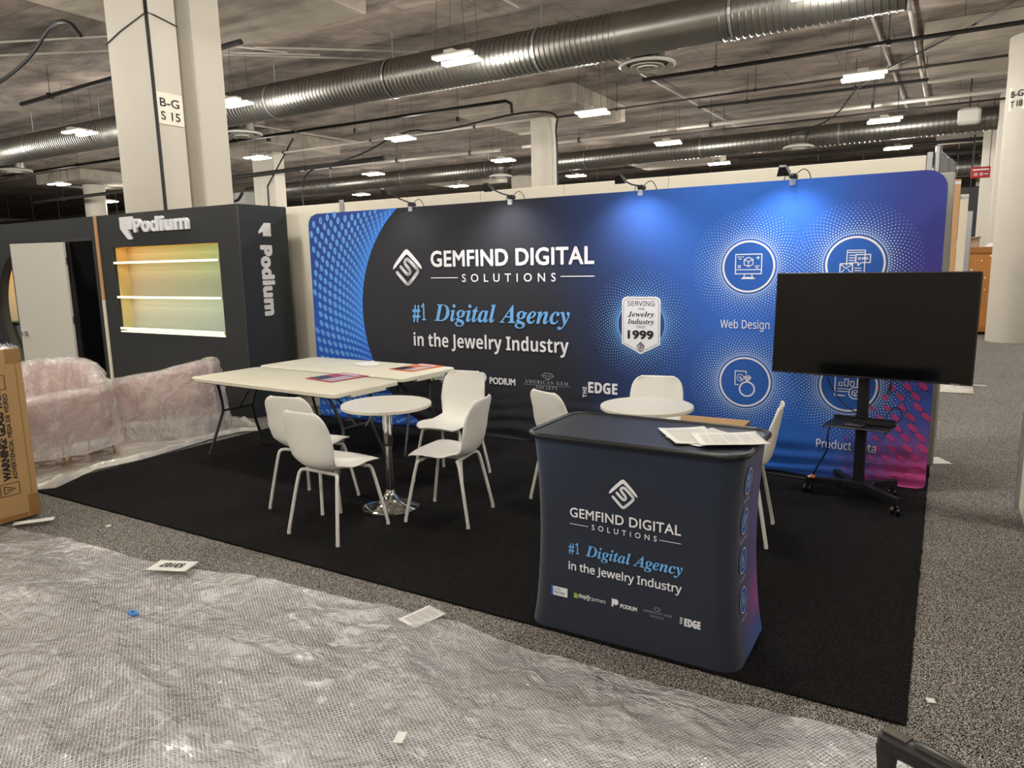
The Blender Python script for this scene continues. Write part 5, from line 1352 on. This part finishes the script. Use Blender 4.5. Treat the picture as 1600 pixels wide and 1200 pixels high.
# white protective film on the floor under the sofas
fs = thing('floor_film', 'white crinkled protective film spread on the floor beneath the pink sofas', 'plastic sheet', (-1.5, -2, 0))
edge = [(-3.16, .02), (-3.04, .13), (-2.8, .0), (-2.57, -.12), (-2.2, -.06), (-2.0, -.08), (-1.6, -.14), (-1.2, -.2), (-.99, -.16), (-.88, .0), (-.80, -.12), (-.58, -.6)]
def xr(y):
    for (a, xa), (c, xc) in zip(edge, edge[1:]):
        if y <= c: k = (y - a) / (c - a); return xa + (xc - xa) * k
    return edge[-1][1]
b = MB(); NX, NY = 90, 110
for j in range(NY + 1):
    y = -3.16 + 2.58 * j / NY; xe = xr(y) + .012 * noise.noise((y * 9, 1, 1))
    for i in range(NX + 1):
        s = (i / NX) ** .6; x = -3.2 + (xe + 3.2) * s; dd = xe - x
        z = .016 + .012 * abs(noise.noise((x * 4, y * 4, 2))) + .012 * abs(noise.noise((x * 9 + y * 4, y * 9, 5))) + .055 * math.exp(-((dd - .05) / .04) ** 2) * (.5 + .6 * abs(noise.noise((y * 3, 7, 7)))) + .05 * math.exp(-((y + 2.98) / .09) ** 2 - (dd / .22) ** 2)
        if dd < .012: z = .014
        b.v.append((x, y, z))
for j in range(NY):
    for i in range(NX): n = j * (NX + 1) + i; b.f.append((n, n + 1, n + NX + 2, n + NX + 1))
b.build('sheet', M_sheet, fs, smooth=True, world=True, auto=False)

# ================================================================== REINFORCED FILM IN THE FOREGROUND
nt_ = thing('reinforced_film', 'large clear reinforced plastic sheet with white grid threads, crumpled over the foreground floor', 'plastic sheet', (1.5, -5.5, 0))
def yedge(x):
    T_ = [(-4, -3.62), (.2, -3.74), (.72, -3.70), (1.35, -3.62), (2.29, -3.57), (3.05, -3.47), (3.82, -3.38), (4.88, -3.36), (6.03, -3.315), (6.3, -3.31)]
    for (a, ya), (c, yc) in zip(T_, T_[1:]):
        if x <= c: return ya + (yc - ya) * (x - a) / (c - a) + .012 * noise.noise((x * 5, 0, 0)) + .006 * noise.noise((x * 17, 0, 0))
    return -3.31
def netz(x, y):
    q = (x * .55, y * .9, 0)
    z = .0
    r = (1 - abs(noise.noise((x * .5 + .35 * y, y * 1.25 - .25 * x, 3.1)))) ** 7 * .050
    r2 = (1 - abs(noise.noise((x * .8 - .5 * y, y * 2.1 + .3 * x, 8.7)))) ** 9 * .024
    z += r * sm(-.25, .4, noise.noise((x * .4, y * .6, 1))) + r2 * sm(-.3, .3, noise.noise((x * .5, y * .5, 11)))
    r3 = (1 - abs(noise.noise((x * 1.6 + .9 * y, y * 5.5 - .8 * x, 21)))) ** 8 * .012
    z += r3 * sm(-.1, .35, noise.noise((x * .9, y * 1.1, 31))) + .006 * noise.noise((x * 5, y * 7, 2)) + .0045 * noise.noise((x * 14 + 3 * y, y * 19, 4))
    return .010 + max(-.002, z)
b = MB(); NX, NY = 420, 170
for j in range(NY + 1):
    t_ = (j / NY) ** 1.25
    for i in range(NX + 1):
        x = -3.6 + 9.74 * i / NX; ye = yedge(x); y = ye + (-6.9 - ye) * t_
        z = netz(x, y); z += .014 * math.exp(-(t_ / .02) ** 2) * abs(noise.noise((x * 4, 0, 6)))
        if x < .85 and y > -4.4: z = min(z, .012)
        b.v.append((x, y, z))
for j in range(NY):
    for i in range(NX): n = j * (NX + 1) + i; b.f.append((n, n + NX + 1, n + NX + 2, n + 1))
b.build('film', M_net, nt_, smooth=True, world=True, auto=False)

# cardboard box at the left border
bx = thing('cardboard_box', 'tall taped cardboard box with black bilingual warning print at the left border', 'box', (.36, -3.86, .014))
b = MB(); b.cbox(-.33, .33, -.43, .43, 0, 1.19, .006); b.build('carton_body', M_card, bx)
for a in ((.3305, .332, -.42, .35, .006, .04), (.3305, .332, .36, .425, .006, .16), (.3305, .332, .33, .424, 1.09, 1.186), (-.32, .324, .28, .424, 1.1905, 1.192)):
    b = MB(); b.box(*a); b.build('tape_strip', M_tape, bx)
b = MB()
for k in range(7): x = .33 - .05 * k; b.add([(x, .43, 1.19), (x - .06, .44, 1.20 + .01 * (k % 2)), (x - .03, .41, 1.215 + .008 * (k % 3)), (x + .012, .40, 1.195)], [(0, 1, 2, 3)])
b.build('torn_tape', M_lens, bx)
b = MB(); b.box(.3306, .3312, .386, .390, .05, 1.1); b.build('edge_crease', mat('dark_cardboard_crease', (134, 100, 60), .8), bx)
FX = lambda u, v, d: (.69 + .0005 + d, u, v)
P = Print()
put_text(P, 'WARNING: GLASS TABLE', -3.588, -3.588 + .66, .305, .046, 'plain', offset=.05, rot=(-3.588, .305, PI / 2))
put_text(P, 'ADVERTENCIA: MESA DE VIDRIO', -3.548, -3.548 + .60, .305, .027, 'plain', offset=.02, rot=(-3.548, .305, PI / 2))
P.stroke([(-3.665, .20), (-3.545, .20), (-3.545, .285), (-3.665, .285)], .004, True)
P.stroke([(-3.64, .215), (-3.57, .2425), (-3.64, .27)], .005, True); P.stroke([(-3.625, .2425), (-3.60, .2425)], .006)
P.stroke([(-3.66, .935), (-3.55, .935), (-3.55, 1.03), (-3.66, 1.03)], .004, True); P.stroke([(-3.63, .96), (-3.58, .985), (-3.63, 1.01)], .005)
tag(P.build('warning_print', M_ink, FX, bx), kind='stuff')

# ---- scraps on the floor
paper('white paper strip on the clear film beside the cardboard box', .86, -3.56, .03, .07, .24, math.radians(-35), .0, 'paper_strip', False)
p_ = paper('white number card lying on the clear film near its upper edge', 2.45, -3.60, .046, .24, .135, math.radians(22), .004, 'number_card', False)
P = Print(); put_text(P, '53107', -.07, .07, -.025, .05, 'plain', offset=.03, rot=(0, 0, PI)); P.build('numbers', M_ink, lambda u, v, d: (u, v, .0035 + d), p_, world=False)
paper('torn white printed note on the clear film in front of the counter', 4.09, -3.41, .052, .13, .19, math.radians(-14), .006, 'paper_note', True)
paper('small white paper scrap at the bottom middle of the foreground film', 4.57, -4.16, .05, .035, .06, math.radians(20), .004, 'paper_scrap', False)
t = thing('tape_piece', 'crumpled blue tape piece on the clear film, left foreground', 'tape', (2.79, -4.05, .034))
b = MB(); b.tube(smooth2([(-.035, 0, .004), (-.01, .014, .012), (.02, .008, .006), (.04, -.004, .012), (.01, -.014, .006), (-.02, -.008, .01)], 2), .008, 6); b.build('tape_roll', mat('blue_tape', (60, 128, 196), .5), t, smooth=True)
paper('small white lint scrap on the speckled carpet near the left film edge', 1.35, -3.33, .004, .03, .03, .5, .002, 'paper_scrap', False)
paper('tiny white scrap on the grey carpet at lower right', 6.19, -2.93, .004, .03, .03, .3, .002, 'paper_scrap', False)
paper('white triangular paper corner on the floor right of the backdrop end', 6.16, .93, .004, .15, .22, math.radians(28), .0, 'paper_sheet', False)
t = thing('plastic_bundle', 'clear and white crumpled plastic bundle on the aisle floor behind the television', 'plastic wrap', (6.22, 4.95, 0))
b = MB(); G = 24
for i in range(G + 1):
    for j in range(G + 1):
        u, v = i / G * 2 - 1, j / G * 2 - 1; r = min(1, math.hypot(u, v)); b.v.append((u * .30, v * .45, .01 + .07 * (1 - r * r) * (.6 + .8 * abs(noise.noise((u * 4, v * 4, 3))))))
for i in range(G):
    for j in range(G): n = i * (G + 1) + j; b.f.append((n, n + G + 1, n + G + 2, n + 1))
b.build('crumpled_wrap', M_sheet, t, smooth=True, auto=False)
b = MB(); b.tube([(.1, .2, .02), (.45, .24, .015)], .008, 6); b.build('strap', M_paper, t)

# ---- crate, carton and boards down the right aisle
cr_ = thing('wooden_crate', 'tall stained wooden crate standing beside the large round column at right', 'crate', (6.72, 13.1, .0))
M_wood2 = mat('stained_frame_wood', (156, 98, 40), .5, var=.25, nscale=5)
b = MB(); b.box(-.48, .48, -.46, .46, .06, 1.84); b.build('plywood_body', M_wood, cr_)
for a in ((-.5, .5, 1.74, 1.86), (-.5, .5, .06, .18)):
    b = MB(); b.box(a[0], a[1], -.5, -.46, a[2], a[3]); b.build('frame_board', M_wood2, cr_)
for a in ((-.5, -.38), (.38, .5)):
    b = MB(); b.box(a[0], a[1], -.5, -.46, .18, 1.74); b.build('frame_board', M_wood2, cr_)
for x in (-.4, 0, .4):
    b = MB(); b.box(x - .05, x + .05, -.46, .46, 0, .06); b.build('skid', M_wood2, cr_)
b = MB()
for k in range(9): x, z = random.uniform(-.3, .45), random.uniform(.9, 1.7); b.box(x, x + .02 + random.random() * .03, -.503, -.5, z, z + .02 + random.random() * .04)
tag(b.build('label_residue', M_paper, cr_), kind='stuff')
t = thing('small_carton', 'open brown carton sitting on top of the wooden crate', 'carton', (6.52, 12.95, 1.86))
b = MB(); b.cbox(-.16, .17, -.15, .15, 0, .20, .004); b.build('carton_body', mat('grey_brown_card', (170, 148, 124), .8), t)
b = MB(); b.add([(-.16, -.15, .2), (.17, -.15, .2), (.2, -.24, .23), (-.2, -.26, .15)], [(0, 1, 2, 3)]); b.build('flap', MATS['grey_brown_card'], t)
t = thing('crumpled_wrap', 'white crumpled wrap on the crate top beside the carton', 'plastic wrap', (6.92, 12.9, 1.86))
b = MB(); b.lathe([(.14, 0), (.13, .03), (.07, .07), (.01, .09)], 9, sy=.6); b.build('wrap', M_paper, t)
def board(label, x, y, w_, h_, m, rz=0.):
    t = thing('leaning_board', label, 'board', (x, y, 0), rz)
    b = MB(); b.cbox(-w_ / 2, w_ / 2, -.02, .02, 0, h_, .003); b.build('panel', m, t)
    b = MB(); b.box(-w_ / 2, w_ / 2, -.024, -.02, h_ - .08, h_ - .03); b.build('edge_batten', M_alu, t)
board('tan wooden board upright behind the backdrop at the right edge', 6.17, 8.0, .12, 2.9, M_orange)
board('cream upright board next to the tan one behind the backdrop', 6.30, 8.6, .12, 2.7, M_cream)
board('grey upright panel beyond the tan board in the right aisle', 6.42, 10.2, .10, 2.5, M_alu)
t = thing('hanging_screen', 'small dark screen hanging far down the right aisle', 'screen', (6.63, 24.0, 3.1))
b = MB(); b.cbox(-.45, .45, -.05, .05, -.9, .9, .02); b.build('screen_body', M_black, t)
b = MB(); b.tube([(0, 0, .9), (0, 0, 3.0)], .03, 6); b.build('hanger_pole', M_pipeb, t)
t = thing('far_partition', 'pale far partition wall closing the view down the right aisle', 'partition wall', (6.4, 34, 0))
for k in range(3):
    b = MB(); b.cbox(-2 + k * 1.5, -.52 + k * 1.5, -.05, .05, 0, 3.4, .01); b.build('wall_panel', M_cream, t)

# ---- suitcase with raised handle, bottom right
sc_ = thing('rolling_suitcase', 'black rolling suitcase whose raised plastic handle pokes into the bottom right corner', 'suitcase', (6.185, -4.654, 0), math.atan2(-.057, .122))
b = MB(); b.cbox(-.19, .19, -.26, -.02, .05, .56, .03); b.build('case_body', M_bsteel, sc_, smooth=True)
b = MB(); HW = .108
b.cbox(-HW, HW, -.019, .019, .838, .876, .008)
b.build('handle_bar', M_black, sc_, smooth=True)
for sx in (-1, 1):
    b = MB(); x = sx * (HW - .014)
    b.add([(x - .014, -.015, .85), (x + .014, -.015, .85), (x + .014, .015, .85), (x - .014, .015, .85), (x - .009, -.010, .775), (x + .009, -.010, .775), (x + .009, .010, .775), (x - .009, .010, .775)], [(0, 4, 5, 1), (1, 5, 6, 2), (2, 6, 7, 3), (3, 7, 4, 0), (0, 1, 2, 3), (4, 7, 6, 5)])
    q = [(sx * (HW - .03), -.012), (sx * (HW - .055), -.012)]
    b.build('handle_shoulder', M_black, sc_)
    b = MB(); b.cbox(x - .008, x + .008, -.009, .009, .45, .80, .002); b.build('telescopic_tube', M_bsteel, sc_)
    b = MB(); b.tube([(sx * .15 - .012, -.05, .026), (sx * .15 + .012, -.05, .026)], .026, 16); b.build('wheel', M_rim, sc_, smooth=True)
b = MB(); b.cbox(-.05, .05, -.011, .011, .872, .883, .005); b.build('release_button', mat('grey_button', (46, 44, 40), .35), sc_, smooth=True)
b = MB(); b.box(-HW + .006, -.058, -.011, .011, .8761, .878); b.build('grip_inlay', mat('worn_grip', (70, 64, 52), .4), sc_)
paper('white sheet edge on the floor under the suitcase handle', 6.22, -3.45, .03, .15, .24, math.radians(20), .0, 'paper_sheet', False)
